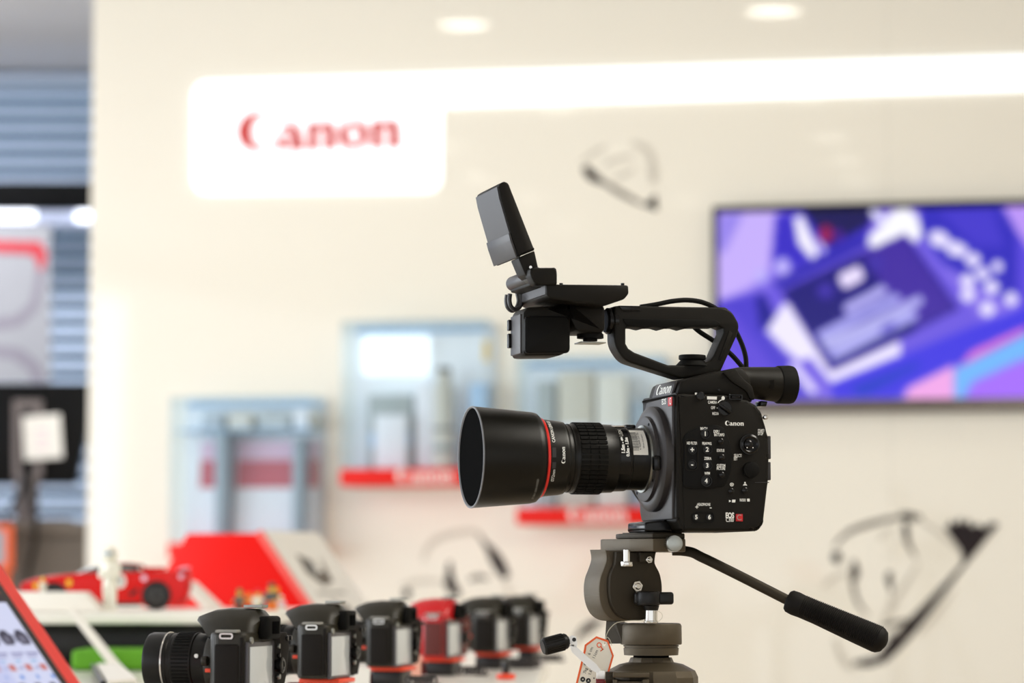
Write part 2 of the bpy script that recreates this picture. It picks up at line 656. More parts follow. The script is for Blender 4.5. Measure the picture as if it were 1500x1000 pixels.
# ================================================================== the room
def wall_box(name, mat, s0, s1, z0, z1, off0, off1):
    """a slab along the display wall: s metres along, off metres out of it"""
    b = MB()
    p = WP.copy()
    p.z = 0
    b.box(((s0 + s1) / 2, (z0 + z1) / 2, (off0 + off1) / 2), (s1 - s0, z1 - z0, abs(off1 - off0)), m=wall_m(p))
    return struct(b.build(name, mat))


def wall_s(px, py=500):                       # distance along the wall of a picture column
    return (W(px, py) - WP).dot(WU)


CEIL = 2.95
SL = wall_s(136)
b = MB()
b.box((0, 3.2, -0.05), (11, 15, 0.1))
struct(b.build('floor', MT['floor']))
b = MB()
b.box((0, 3.2, CEIL + 0.05), (11, 15, 0.1))
struct(b.build('ceiling', MT['ceiling']))
SEAM = wall_s(1303)
wall_box('wall_display', MT['wall'], SL, SEAM - 0.0003, 0, CEIL, -0.25, 0)
wall_box('wall_display_end', MT['wall'], SEAM + 0.0003, 5.2, 0, CEIL, -0.25, 0)
wall_box('trim_wall_edge', MT['wall_side'], SL - 0.012, SL, 0, CEIL, -0.25, -0.002)
b = MB()
b.box((5.0, 2.5, CEIL / 2), (0.12, 13, CEIL))
struct(b.build('wall_right', MT['wall_side']))

# the window wall behind, seen past the end of the display wall
YB = 10.3
tp = at(0, 34, YB)
bot = at(0, 780, YB)
b = MB()
b.box((-2.6, YB + 0.16, (tp.z + CEIL) / 2), (5.6, 0.12, CEIL - tp.z))
struct(b.build('wall_back', MT['ceiling']))
b = MB()
b.box((-2.6, YB + 0.16, 0.45), (5.6, 0.12, 0.9))
struct(b.build('wall_back_sill', MT['wall_side']))
wn = bpy.data.objects.new('window_1', None)
wn.location = (-2.2, YB, 0)
COL.objects.link(wn)
wn['kind'] = 'structure'
INV['window_1'] = Matrix.Translation((2.2, -YB, 0))
b = MB()
b.box((-2.2, YB + 0.13, 1.75), (4.2, 0.012, 2.0))
b.build('window_pane', MT['glass'], wn)
b = MB()
for x in (-4.2, -3.2, -2.2, -1.2, -0.3):
    b.box((x, YB + 0.12, 1.75), (0.05, 0.05, 2.0))
b.build('window_frame', MT['beam'], wn)
b = MB()
b.box((-2.2, YB + 1.5, 1.8), (8, 0.2, 4.2))
struct(b.build('wall_shade_backing', MT['slatshade']))  # added dark sheet; stands in for the shade on the blind slats

bl = thing('venetian_blind', 'pale blue venetian blind hanging in the window beside the display wall', 'blind', (-2.2, YB, 2.3))
zt, zb = at(0, 52, YB).z, at(0, 770, YB).z
pitch = (at(0, 100, YB) - at(0, 124.7, YB)).z
b = MB()
b.box((-2.2, YB + 0.03, zt + 0.012), (4.0, 0.05, 0.03), 0.004)
b.build('head_rail', MT['slat'], bl)
sm = None
k = 0
z = zt - 0.025
while z > zb:
    if sm is None:
        b = MB()
        n = 5
        prof = []
        for i in range(n + 1):
            t = i / n - 0.5
            prof.append((t * pitch * 0.80, 0.006 * (1 - 4 * t * t)))
        tilt = R(46)
        ring = [(p[0] * math.cos(tilt) - p[1] * math.sin(tilt), p[0] * math.sin(tilt) + p[1] * math.cos(tilt)) for p in prof]
        ring = ring + [(q[0] + 0.0012, q[1] + 0.0012) for q in ring[::-1]]
        b.loft([[Vector((-2.0, q[0], q[1])) for q in ring], [Vector((2.0, q[0], q[1])) for q in ring]])
        o = b.build('slat', MT['slat'], bl, world=False)
        sm = o.data
    else:
        o = bpy.data.objects.new('slat', sm)
        COL.objects.link(o)
        o.parent = bl
    o.location = (0, 0.03, z - 2.3)
    z -= pitch
b = MB()
for x in (-3.9, -2.2, -1.9):
    b.tube([(x, YB + 0.005, zt), (x, YB + 0.005, zb)], 0.0015, 6, 1)
b.build('cord', MT['slat'], bl)
b = MB()
z0, z1 = at(0, 305, YB - 0.35).z, at(0, 266, YB - 0.35).z
b.box((-2.6, YB - 0.3, (z0 + z1) / 2), (5.0, 0.1, z1 - z0), 0.004)
struct(b.build('trim_beam', MT['beam']))

lt = thing('light_trough', 'long strip light slung below the black window beam', 'light', at(60, 318, YB - 0.34))
z0, z1 = at(0, 327, YB - 0.34).z, at(0, 307, YB - 0.34).z
b = MB()
b.box((-2.6, YB - 0.3, (z0 + z1) / 2), (5.0, 0.06, z1 - z0), 0.004)
b.build('housing', MT['trough'], lt)
for x0, x1 in ((-20, 52), (112, 150)):
    b = MB()
    p0, p1 = at(x0, 317, YB - 0.345), at(x1, 317, YB - 0.345)
    b.cyl(p0, p1, 0.021, n=20, bev=0.006)
    b.build('tube', MT['tubewhite'], lt)


# ------------------------------------------------------------------ ceiling downlights (their reflections show in the glossy wall)
def mirror(p):
    return p - WN * (2 * (p - WP).dot(WN))


dl0 = None
lights = []
for px, py, rad in ((680, 35, 0.082), (1133, 15, 0.088), (815, 157, 0.08), (1185, 139, 0.08), (1218, 200, 0.075), (1240, 235, 0.075), (1258, 263, 0.075),
                    (655, 214, 0.06), (700, 260, 0.07), (775, 289, 0.07), (832, 331, 0.07), (905, 222, 0.05), (1010, 292, 0.07)):
    d = ray(px, py)
    v = EYE + d * ((CEIL - 0.004 - EYE.z) / d.z)      # the mirror image of the lamp, behind the wall
    p = mirror(v)
    lights.append((p, rad))
NAMES = ['round ceiling downlight at the display wall, toward the window end', 'round ceiling downlight at the display wall, near the television',
         'round ceiling downlight in front of the light band, window side', 'round ceiling downlight in front of the light band, television side',
         'round ceiling downlight, third in the television line', 'round ceiling downlight, fourth in the television line', 'round ceiling downlight, fifth in the television line',
         'small ceiling downlight mirrored beside the lit sign', 'round ceiling downlight mirrored just below the lit sign',
         'round ceiling downlight mirrored under the light band', 'round ceiling downlight mirrored above the camera handle', 'small ceiling downlight mirrored in the upper wall sketch',
         'round ceiling downlight mirrored beside the television corner']
for i, (p, rad) in enumerate(lights):
    m = Matrix.Translation((p.x, p.y, CEIL)) @ Matrix.Diagonal((rad / 0.08, rad / 0.08, 1, 1))
    if dl0 is None:
        dl0 = thing('ceiling_downlight', NAMES[0], 'light', m, 'ceiling downlights')
        dm = Matrix.Rotation(PI / 2, 4, 'Y')
        b = MB()
        b.lathe([(0.0, 0.105), (0.006, 0.105), (0.010, 0.098), (0.010, 0.082), (0.0, 0.082)], dm, 40, closed=True)
        b.build('trim_ring', MT['lampring'], dl0, world=False)
        b = MB()
        b.lathe([(0.001, 0.081), (0.004, 0.081)], dm, 40)
        df = b.build('diffuser', MT['lampdisc'], dl0, world=False)
        dim = df.data.copy()
        dim.materials[0] = MT['lampdim']
    else:
        r_ = dup(dl0, m, NAMES[i])
        if i > 1:
            for c_ in r_.children:
                if c_.name.startswith('diffuser'):
                    c_.data = dim

# ------------------------------------------------------------------ the lit sign and band on the wall
sg = thing('lit_wall_sign', 'backlit white wall sign with red lettering and a long white light band', 'sign', W(466, 200, 0.0))


def wall_poly(mb, pts, off0, off1, bev=0.0, r=0.0):
    o = WP.copy()
    m = wall_m(o)
    mi = m.inverted()
    q = [(mi @ W(x, y))[:2] for x, y in pts]
    if r:
        q = fillet(q, r, 5)
    mb.prism(q, off0, off1, bev, m=m)
    return mb


b = MB()
wall_poly(b, [(285, 283), (285, 121), (650, 110), (1700, 76), (1700, 126), (654, 158), (646, 281)], 0.0, 0.012, 0.0, 0.0)
o = WP.copy()
m = wall_m(o)
mi = m.inverted()
P = [(mi @ W(x, y))[:2] for x, y in [(284, 284), (284, 120), (1720, 75), (1720, 126), (649, 157), (648, 281)]]
q = fillet([(*P[0], 0.05), (*P[1], 0.05), (*P[2], 0), (*P[3], 0), (*P[4], 0.01), (*P[5], 0.05)], 0.02, 6)
b = MB()
b.prism(q, 0.0, 0.012, m=m)
b.build('light_panel', MT['signwhite'], sg)
b = MB()
wm = wall_m(W(466, 196, 0.02))
wordmark_mb(b, (W(586, 197) - W(350, 197)).length, wm, 0.006)
b.build('lettering', MT['signred'], sg)


# ------------------------------------------------------------------ brush drawings on the wall
def drawing(strokes, blobs, label):
    c = W(*strokes[0][0][0])
    t = thing('wall_drawing', label, 'drawing', c, 'brush drawings on the wall')
    b = MB()
    k = 0
    for pts, w0, w1, tone in strokes:
        C = catmull([Vector((x, y, 0)) for x, y in pts], 8)
        n = len(C)
        L, Rr = [], []
        for i, p in enumerate(C):
            d = (C[min(i + 1, n - 1)] - C[max(i - 1, 0)]).normalized()
            u = i / (n - 1)
            ww = (w0 + (w1 - w0) * u) * (1.25 if tone == 0 else 1.1) * (0.35 + 0.65 * math.sin(PI * min(max(u, 0.08), 0.92))) / 2
            L.append((p.x - d.y * ww, p.y + d.x * ww))
            Rr.append((p.x + d.y * ww, p.y - d.x * ww))
        b.mi = tone
        k += 1
        off = 0.001 + 0.0002 * k
        for i in range(n - 1):
            b.poly3([W(*L[i], off), W(*L[i + 1], off), W(*Rr[i + 1], off), W(*Rr[i], off)])
    for pts, tone in blobs:
        b.mi = tone
        k += 1
        b.poly3([W(x, y, 0.001 + 0.0002 * k) for x, y in pts])
    b.build('brush_strokes', [MT['inkdark'], MT['inkmid'], MT['inklight']], t, sharp=1)


drawing([([(856, 244), (868, 258), (888, 270)], 15, 8, 0), ([(880, 264), (910, 283), (944, 301)], 9, 7, 1),
         ([(926, 208), (948, 220), (958, 245), (961, 268)], 12, 8, 2), ([(850, 238), (872, 222), (890, 214)], 6, 6, 2),
         ([(884, 242), (905, 232), (928, 228)], 8, 6, 2), ([(898, 262), (915, 256), (930, 246)], 7, 5, 2), ([(950, 240), (955, 262), (952, 270)], 8, 4, 2)],
        [([(942, 301), (953, 291), (961, 284), (963, 309)], 0)], 'brush drawing of a camera on the cream wall, above the handle of the cinema camera')
drawing([([(1222, 800), (1245, 778), (1290, 763), (1335, 754)], 7, 9, 1), ([(1318, 753), (1334, 757), (1350, 758)], 11, 9, 0),
         ([(1340, 757), (1372, 778), (1405, 806), (1410, 822)], 7, 5, 2), ([(1424, 812), (1360, 888), (1318, 935), (1288, 968)], 7, 24, 0),
         ([(1295, 964), (1272, 970), (1250, 971)], 12, 8, 0), ([(1252, 820), (1248, 845), (1256, 880), (1272, 902)], 8, 4, 1),
         ([(1250, 822), (1254, 838), (1252, 850)], 9, 6, 0), ([(1302, 838), (1303, 852), (1306, 868)], 11, 3, 0), ([(1306, 866), (1303, 888), (1290, 915)], 5, 4, 2),
         ([(1326, 768), (1329, 792), (1342, 818)], 11, 3, 1), ([(1325, 766), (1327, 778), (1330, 790)], 10, 4, 0), ([(1345, 825), (1320, 865), (1292, 915)], 6, 5, 2),
         ([(1290, 918), (1312, 912), (1340, 906)], 8, 4, 1), ([(1300, 934), (1316, 928), (1330, 922)], 8, 4, 1), ([(1205, 860), (1222, 845), (1242, 838)], 6, 6, 2),
         ([(1222, 936), (1232, 962), (1242, 976), (1258, 975)], 9, 6, 2), ([(1290, 790), (1292, 782), (1308, 774)], 5, 3, 2), ([(1345, 930), (1370, 900), (1400, 862)], 6, 4, 2)],
        [([(1382, 770), (1388, 772), (1393, 761), (1399, 769), (1406, 757), (1411, 768), (1419, 760), (1424, 772), (1434, 766), (1440, 774), (1452, 764), (1463, 768),
           (1446, 788), (1430, 808), (1411, 828), (1408, 806), (1396, 790)], 0), (circ(1225, 816, 7, 9, 14), 0)],
        'large brush drawing of a camera on the cream wall, beyond the tripod pan handle')
drawing([([(620, 822), (628, 800), (648, 786), (690, 778), (706, 784)], 9, 9, 2), ([(700, 782), (712, 798), (724, 816)], 5, 8, 1), ([(712, 796), (726, 818), (742, 846)], 9, 19, 0),
         ([(659, 822), (659, 845), (668, 870)], 6, 12, 0), ([(650, 850), (662, 860), (672, 872)], 10, 14, 0), ([(588, 858), (615, 851), (652, 851)], 8, 6, 2),
         ([(686, 850), (700, 845), (716, 847)], 8, 7, 1), ([(738, 848), (744, 862), (748, 876)], 5, 3, 2)],
        [(circ(596, 869, 6, 8, 14), 0)], 'faint brush drawing of a camera on the cream wall, above the red digital camera')
drawing([([(848, 930), (860, 920), (882, 906)], 12, 10, 0), ([(842, 940), (850, 928), (862, 918)], 8, 6, 1)], [],
        'small dark brush mark on the cream wall, beside the tripod crank')

# ------------------------------------------------------------------ the television
TVF, TVB = 0.065, 0.012
tv = thing('television', 'flat black television on the wall showing a violet close-up of a camera', 'television', W(1200, 603, 0.0))
m = wall_m(WP)
mi = m.inverted()
x0, zt_ = (mi @ W(1043.5, 302, TVF))[:2]
zb_ = (mi @ W(1160, 603, TVF))[1]
HH = zt_ - zb_
TW = HH * 1.735
b = MB()
b.box((x0 + TW / 2, (zt_ + zb_) / 2, (TVF + TVB) / 2), (TW, HH, TVF - TVB), 0.004, m=m)
b.build('cabinet', MT['tvframe'], tv)
b = MB()
b.box((x0 + TW / 2, (zt_ + zb_) / 2, TVB / 2), (TW * 0.4, HH * 0.5, TVB - 0.001), m=m)
b.build('wall_bracket', MT['tvframe'], tv)
bz = HH * 0.057
b = MB()
b.box((x0 + TW / 2, zb_ + bz / 2, TVF + 0.002), (TW - 0.004, bz, 0.006), 0.002, m=m)
b.build('lower_bezel', MT['tvgrey'], tv)
b = MB()
b.mesh(text_mesh('O', 0.02, 0.0005), m @ Matrix.Translation((x0 + TW / 2, zb_ + bz / 2, TVF + 0.0065)))
sx0, sz0, sx1, sz1 = x0 + 0.016, zb_ + bz, x0 + TW - 0.016, zt_ - 0.02
b.bm.free()


def tv_paint(u, v):
    X = 62 + u * (1424 * TW / (TW * 0.86) - 62)
    Y = 930 - v * (930 - 78)
    X = 62 + u * 1560
    img = np.zeros(X.shape + (3,)) + np.array((158, 142, 232))

    def put(poly, col, soft=2, a=1.0):
        nonlocal img
        k = blur(inside(X, Y, poly).astype(float), soft)[..., None] * a
        img = img * (1 - k) + np.array(col) * k

    def cap(x0_, y0_, x1_, y1_, r):
        d = math.atan2(y1_ - y0_, x1_ - x0_)
        return [(x1_ + r * math.cos(d + t), y1_ + r * math.sin(d + t)) for t in np.linspace(-PI / 2, PI / 2, 7)] + \
               [(x0_ + r * math.cos(d + t), y0_ + r * math.sin(d + t)) for t in np.linspace(PI / 2, 3 * PI / 2, 7)]
    put([(40, 70), (330, 70), (340, 300), (210, 420), (40, 500)], (212, 196, 250), 8)
    put([(60, 80), (180, 80), (90, 260), (50, 260)], (150, 140, 226), 6, 0.6)
    put([(320, 100), (440, 70), (760, 70), (730, 190), (560, 280), (400, 340), (300, 330)], (84, 70, 196), 6)
    put([(440, 70), (760, 70), (735, 150), (560, 240), (480, 130)], (34, 26, 84), 4)
    put(circ(545, 185, 34, 42, 16), (176, 36, 84), 3)
    put(circ(600, 190, 26, 26, 16), (110, 40, 150), 3)
    put([(960, 70), (1340, 70), (1420, 260), (1440, 450), (1340, 500), (1060, 330), (950, 190)], (76, 70, 188), 8)
    put([(1040, 90), (1280, 90), (1330, 260), (1200, 250)], (104, 92, 208), 8, 0.8)
    put([(1310, 60), (1700, 60), (1700, 460), (1440, 300)], (204, 176, 246), 6)
    put([(1380, 200), (1480, 330), (1500, 520), (1400, 560), (1380, 430)], (120, 104, 220), 6)
    put([(60, 480), (260, 440), (340, 590), (300, 650), (520, 920), (280, 920), (60, 640)], (106, 92, 206), 6)
    put([(230, 460), (300, 440), (330, 560), (250, 620)], (44, 38, 140), 5)
    put([(50, 560), (120, 520), (320, 800), (300, 900), (50, 900)], (132, 110, 222), 6, 0.7)
    put([(260, 440), (900, 160), (1200, 550), (1240, 640), (560, 900), (420, 760)], (138, 122, 224), 5)
    put([(300, 400), (720, 190), (740, 230), (330, 430)], (62, 54, 166), 4)
    put([(560, 860), (1240, 590), (1700, 430), (1700, 560), (1180, 760), (900, 880), (850, 930), (560, 930)], (92, 84, 226), 6)
    put([(640, 880), (960, 760), (930, 800), (700, 920)], (46, 90, 190), 5, 0.8)
    put([(1100, 800), (1424, 640), (1700, 560), (1700, 940), (1090, 940)], (142, 202, 250), 4)
    put([(1180, 860), (1400, 760), (1700, 740), (1700, 940), (1140, 940)], (186, 140, 250), 8)
    put([(900, 880), (1100, 780), (1104, 940), (880, 940)], (244, 190, 232), 5)
    put([(1180, 720), (1424, 610), (1424, 640), (1110, 800)], (236, 150, 214), 4)
    put([(345, 440), (890, 188), (1122, 530), (560, 800)], (46, 36, 118), 3)
    put([(700, 280), (890, 195), (1118, 530), (920, 620)], (104, 76, 168), 9, 0.85)
    put([(540, 690), (900, 560), (940, 620), (600, 770)], (24, 18, 104), 5)
    put([(272, 620), (355, 490), (380, 500), (560, 806), (870, 668), (866, 735), (560, 856), (470, 740), (420, 760)], (244, 240, 255), 3)
    put(cap(395, 780, 480, 890, 20), (236, 230, 255), 3)
    put([(400, 105), (440, 95), (512, 270), (486, 304), (420, 230)], (250, 248, 255), 3)
    put([(470, 165), (548, 255), (528, 278)], (236, 232, 255), 3)
    put([(724, 240), (740, 190), (800, 140), (830, 90), (900, 72), (950, 110), (972, 190), (945, 236), (890, 192), (760, 252)], (252, 252, 255), 3)
    put(cap(755, 90, 795, 130, 18), (240, 240, 255), 2)
    for cx, cy, rr in ((350, 325, 38), (255, 370, 30), (540, 440, 38), (765, 320, 34)):
        put(circ(cx, cy, rr, rr, 16), (206, 200, 250) if cx < 400 else (92, 76, 168), 4)
    for cx, cy, rr in ((1035, 212, 38), (1058, 225, 34), (1110, 262, 36), (1140, 272, 30), (1190, 314, 34), (1230, 376, 32), (1165, 406, 33), (1270, 438, 33),
                       (1166, 470, 33), (1295, 345, 27), (1250, 534, 33), (1352, 490, 30)):
        put(circ(cx, cy, rr, rr, 16), (238, 234, 255), 2)
    put(cap(628, 368, 684, 396, 1) and fillet([(588, 372), (690, 322), (722, 390), (620, 442)], 26), (240, 232, 252), 2)
    put(cap(640, 522, 790, 444, 26), (196, 194, 238), 2)
    for i, (a0, b0, a1, b1) in enumerate(((520, 640, 850, 480), (550, 690, 950, 492), (545, 670, 900, 545), (575, 730, 925, 560), (600, 705, 760, 625))):
        put(cap(a0, b0, a1, b1, 24), (188 + 6 * (i % 3), 188 + 6 * (i % 3), 238), 2)
    put(cap(800, 620, 830, 600, 20), (90, 84, 170), 3, 0.5)
    img = 255 * (np.clip(img, 0, 255) / 255) ** np.array((1.4, 1.45, 1.0))
    return img


picture('screen', MT['tvscreen'], 230, 125, tv_paint, m @ Vector((sx0, sz0, TVF + 0.0015)), WU * (sx1 - sx0), UP * (sz1 - sz0), tv)


# ------------------------------------------------------------------ glass show cases on the wall
def show_case(x0, x1, yt, yb, yr, depth, label, textx=None):
    t = thing('display_case', label, 'display case', W((x0 + x1) / 2, yr, 0), 'glass display cases on the wall')
    a = mi @ W(x0, yt)
    c = mi @ W(x1, yr)
    xa, xb, za, zb2 = a.x, c.x, c.y, a.y
    zr = (mi @ W(x0, yb)).y
    b = MB()
    b.box(((xa + xb) / 2, (za + zb2) / 2, 0.008), (xb - xa, zb2 - za, 0.014), m=m)
    b.build('back_panel', MT['caseback'], t)
    b = MB()
    b.box(((xa + xb) / 2, (za + zr) / 2, 0.016 + depth / 2), (xb - xa, zr - za, depth), 0.003, m=m)
    b.build('base', MT['casered'], t)
    g = 0.006
    for nm, cc, ss in (('front_pane', ((xa + xb) / 2, (zr + zb2) / 2, 0.016 + depth - g / 2), (xb - xa - 2 * g, zb2 - zr - g, g)),
                       ('side_pane', (xa + g / 2, (zr + zb2) / 2, 0.016 + depth / 2), (g, zb2 - zr - g, depth)),
                       ('side_pane', (xb - g / 2, (zr + zb2) / 2, 0.016 + depth / 2), (g, zb2 - zr - g, depth))):
        b = MB()
        b.box(cc, ss, m=m)
        b.build(nm, MT['glass'], t)
    b = MB()
    b.box(((xa + xb) / 2, zb2 - g / 2, 0.016 + depth / 2), (xb - xa, g * 1.6, depth), m=m)
    b.build('top_pane', MT['glass'], t)
    b = MB()
    b.box(((xa + xb) / 2, zb2 - 0.017, 0.022), (xb - xa - 0.02, 0.012, 0.010), m=m)
    b.build('top_rail', MT['caseedge'], t)
    if textx:
        b = MB()
        p = mi @ W(textx, (yb + yr) / 2, 0.016 + depth)
        wordmark_mb(b, 0.165, m @ Matrix.Translation((p.x, (za + zr) / 2, 0.016 + depth + 0.0005)), 0.0005)
        b.build('lettering', MT['white'], t)
    return xa, xb, za, zr, zb2


def cbox(xa, xb, za, zb2, d0, d1, bev=0.002):   # a box standing off the wall, in wall metres
    b = MB()
    b.box(((xa + xb) / 2, (za + zb2) / 2, (d0 + d1) / 2), (xb - xa, zb2 - za, d1 - d0), bev, m=m)
    return b


XLIM = [-9.0, 9.0]


def wx(px, off=0.1):
    return min(max((mi @ W(px, 650, 0.1)).x, XLIM[0] + 0.009), XLIM[1] - 0.009)


def wz(py, off=0.1):
    return (mi @ W(620, py, off)).y


D = 0.17
A1 = show_case(274, 478, 586, 796, 818, D, 'glass wall case with red printed cards, behind the red wedge stand')
A2 = show_case(520, 728, 478, 690, 713, D, 'glass wall case with a white lens and cartons, behind the black lens hood', 622)
A3 = show_case(772, 984, 528, 746, 769, D, 'glass wall case with pale cartons, behind the lens barrel', 875)


def card(px0, px1, py_t, base, label, lean=0.04, bands=(), off=0.07):
    t = thing('printed_card', label, 'card', m @ Vector(((wx(px0) + wx(px1)) / 2, base + 0.001, off)), 'printed cards in the wall case')
    xa, xb = wx(px0, off), wx(px1, off)
    h = wz(py_t, off) - base - 0.002
    rot = Matrix.Translation((0, base + 0.002, off)) @ Matrix.Rotation(-lean * 3, 4, 'X')
    b = MB()
    b.box(((xa + xb) / 2, h / 2, 0), (xb - xa, h, 0.006), m=m @ rot)
    b.build('board', MT['cardwhite'], t)
    for f0, f1, mt in bands:
        b = MB()
        b.box(((xa + xb) / 2, h * (f0 + f1) / 2, 0.0038), ((xb - xa) * 0.96, h * (f1 - f0), 0.001), m=m @ rot)
        b.build('print', MT[mt], t)


XLIM[:] = A1[:2]
bd = (((0.53, 0.80, 'cardred'), (0.80, 0.98, 'cardpink')))
card(286, 314, 640, A1[3], 'printed card with a red band, first in the case behind the red wedge', bands=bd)
card(338, 428, 640, A1[3], 'wide printed card with a red band, middle of the case behind the red wedge', bands=bd)
card(446, 472, 640, A1[3], 'printed card with a red band, last in the case behind the red wedge', bands=bd)


def simple_box(name, px0, px1, pt, base, label, mt, cat='box', d0=0.04, d1=0.12, group=None, band=None, pb=None):
    t = thing(name, label, cat, m @ Vector(((wx(px0) + wx(px1)) / 2, base, (d0 + d1) / 2)), group)
    z1 = wz(pt, d1)
    z0 = base + 0.001 if pb is None else wz(pb, d1)
    cbox(wx(px0, d1), wx(px1, d1), z0, z1, d0, d1).build('carton', MT[mt], t)
    if band:
        cbox(wx(px0, d1) + 0.004, wx(px1, d1) - 0.004, z0 + (z1 - z0) * band[0], z0 + (z1 - z0) * band[1], d1, d1 + 0.001, 0).build('print', MT[band[2]], t)
    return t


simple_box('divider', 318, 334, 626, A1[3], 'slate divider between the first two printed cards', 'slate', 'divider', 0.03, 0.12, 'slate dividers in the wall case')
simple_box('divider', 431, 445, 640, A1[3], 'slate divider between the middle and last printed cards', 'slate', 'divider', 0.03, 0.12, 'slate dividers in the wall case')
sh = thing('glass_shelf', 'glass shelf high in the case behind the red wedge', 'shelf', m @ Vector((wx(376), wz(628), 0.07)))
cbox(A1[0] + 0.008, A1[1] - 0.008, wz(630), wz(627), 0.018, 0.13, 0).build('shelf_board', MT['caseedge'], sh)
zs = wz(627) + 0.0005
for px0, px1, pt, mt, lb in ((296, 326, 603, 'slate', 'dark grey carton on the glass shelf over the printed cards'), (334, 368, 604, 'boxsand', 'sand coloured carton on the glass shelf over the printed cards'),
                             (378, 424, 603, 'boxgrey', 'grey carton on the glass shelf over the printed cards'), (430, 450, 598, 'cardwhite', 'white carton on the glass shelf over the printed cards'), (455, 470, 604, 'boxsand', 'narrow sand carton at the end of the glass shelf')):
    simple_box('carton_box', px0, px1, pt, zs, lb, mt, 'box', 0.03, 0.1, 'cartons in the wall cases', (0.3, 0.5, 'cardwhite'))
XLIM[:] = A2[:2]
simple_box('carton_box', 536, 600, 578, A2[3], 'grey carton behind a white card in the case beyond the lens hood', 'boxgrey', 'box', 0.02, 0.07, 'cartons in the wall cases', (0.3, 0.5, 'boxblue'))
simple_box('printed_card', 551, 597, 607, A2[3], 'plain white card standing before a grey carton', 'cardwhite', 'card', 0.11, 0.116, 'printed cards in the wall case')
simple_box('carton_box', 606, 634, 560, A2[3], 'tall white carton beside the white lens', 'cardwhite', 'box', 0.02, 0.08, 'cartons in the wall cases')
simple_box('carton_box', 688, 720, 562, A2[3], 'pale blue carton at the end of the case beyond the lens hood', 'boxblue', 'box', 0.03, 0.1, 'cartons in the wall cases', (0.2, 0.6, 'boxgrey'))
simple_box('light_box', 526, 622, 492, A2[3], 'white light box hung high in the case beyond the lens hood', 'signwhite', 'light', 0.02, 0.05, None, None, 546)  # plain white box; the sign material paints a glow on it
simple_box('price_tag', 700, 710, 500, A2[3], 'small yellow tag inside the case beyond the lens hood', 'yellow', 'tag', 0.016, 0.02, None, None, 530)
ls = thing('white_lens', 'off white telephoto lens standing in the case beyond the lens hood', 'lens', m @ Vector((wx(650), A2[3] + 0.001, 0.1)))
lm = m @ Matrix.Translation((wx(650), A2[3] + 0.001, 0.1)) @ Matrix.Rotation(PI / 2, 4, 'Z')
px = 0.00197
b = MB()
b.lathe([(0, 17 * px), (26 * px, 17 * px)], lm, 32)
b.lathe([(36 * px, 17 * px), (60 * px, 16.5 * px), (62 * px, 15 * px), (118 * px, 15 * px), (124 * px, 11 * px), (142 * px, 10.5 * px)], lm, 32)
b.build('barrel', MT['lenscream'], ls)
for z0, z1, r in ((26, 30, 17.4), (30, 36, 16.8), (56, 61, 17.2), (142, 150, 11)):
    b = MB()
    b.lathe([(z0 * px, r * px), (z1 * px, r * px)], lm, 32)
    b.build('ring', MT['toygrey'] if z1 != 36 else MT['boxgrey'], ls)
XLIM[:] = A3[:2]
for px0, px1, pt, mt, lb in ((786, 812, 560, 'boxgrey', 'grey carton at the start of the case behind the lens barrel'), (818, 868, 548, 'boxsand', 'sand coloured carton in the case behind the lens barrel'),
                             (874, 918, 552, 'lenswhite', 'ivory carton in the case behind the lens barrel'), (926, 950, 590, 'slate', 'slate carton below the camera handle in the wall case'),
                             (955, 976, 570, 'boxsand', 'narrow sand carton behind the camera body in the wall case')):
    simple_box('carton_box', px0, px1, pt, A3[3], lb, mt, 'box', 0.03, 0.1, 'cartons in the wall cases', (0.35, 0.62, 'cardwhite'))

# ================================================================== the cinema camera
TH = R(15.5)
SUBJ = Matrix.Translation(at(1000, 779.5, 3.15)) @ Matrix.Rotation(TH, 4, 'Z')
SINV = SUBJ.inverted()
SN = (SUBJ.to_3x3() @ Vector((0, 1, 0)))
SX_ = (SUBJ.to_3x3() @ Vector((1, 0, 0)))


def S(px, py, c=0.0):                         # picture point -> camera frame on the plane y=c
    return SINV @ hit(px, py, SUBJ @ Vector((0, c, 0)), SN)


def SF(px, py, x):                            # picture point -> camera frame on the plane x=const (the front)
    return SINV @ hit(px, py, SUBJ @ Vector((x, 0, 0)), SX_)


def s2(pts, c):
    return [((q := S(p[0], p[1], c)).x, q.z, *(p[2:])) for p in pts]


XZ = Matrix(((1, 0, 0, 0), (0, 0, 1, 0), (0, 1, 0, 0), (0, 0, 0, 1)))   # 2-D (x,z), third = y


def sprism(mb, pts, c, c0, c1, bev=0.0, rad=0.0, seg=2):
    q = s2(pts, c)
    q = fillet(q, rad, 4) if rad else [(a[0], a[1]) for a in q]
    return mb.prism(q, c0, c1, bev, seg, XZ)


cam = thing('cinema_camera', 'black cinema camera with long hooded lens, top handle and flip-up screen, on a tripod', 'camera', SUBJ)
YN, YF = -0.061, 0.056                        # near and far side of the housing

# housing
b = MB()
sprism(b, [(990, 760), (990, 577), (1000, 576), (1062, 578), (1096, 586), (1108.5, 594), (1116, 604), (1122, 624), (1126, 640), (1127.5, 668), (1126, 706),
           (1119, 766), (1112, 777, 9), (1100, 778), (1000, 778)], YN, YN, YF, 0.0035, 0.002)
body = b.build('housing', MT['body'], cam, world=False)
b = MB()
q = s2([(990.5, 578), (997, 557), (1052, 543), (1088, 538), (1100, 552), (1104, 590), (1062, 579)], -0.052)
b.prism([(a[0], a[1]) for a in q], -0.052, 0.048, 0.004, 2, XZ)
b.build('upper_housing', MT['body'], cam, world=False)
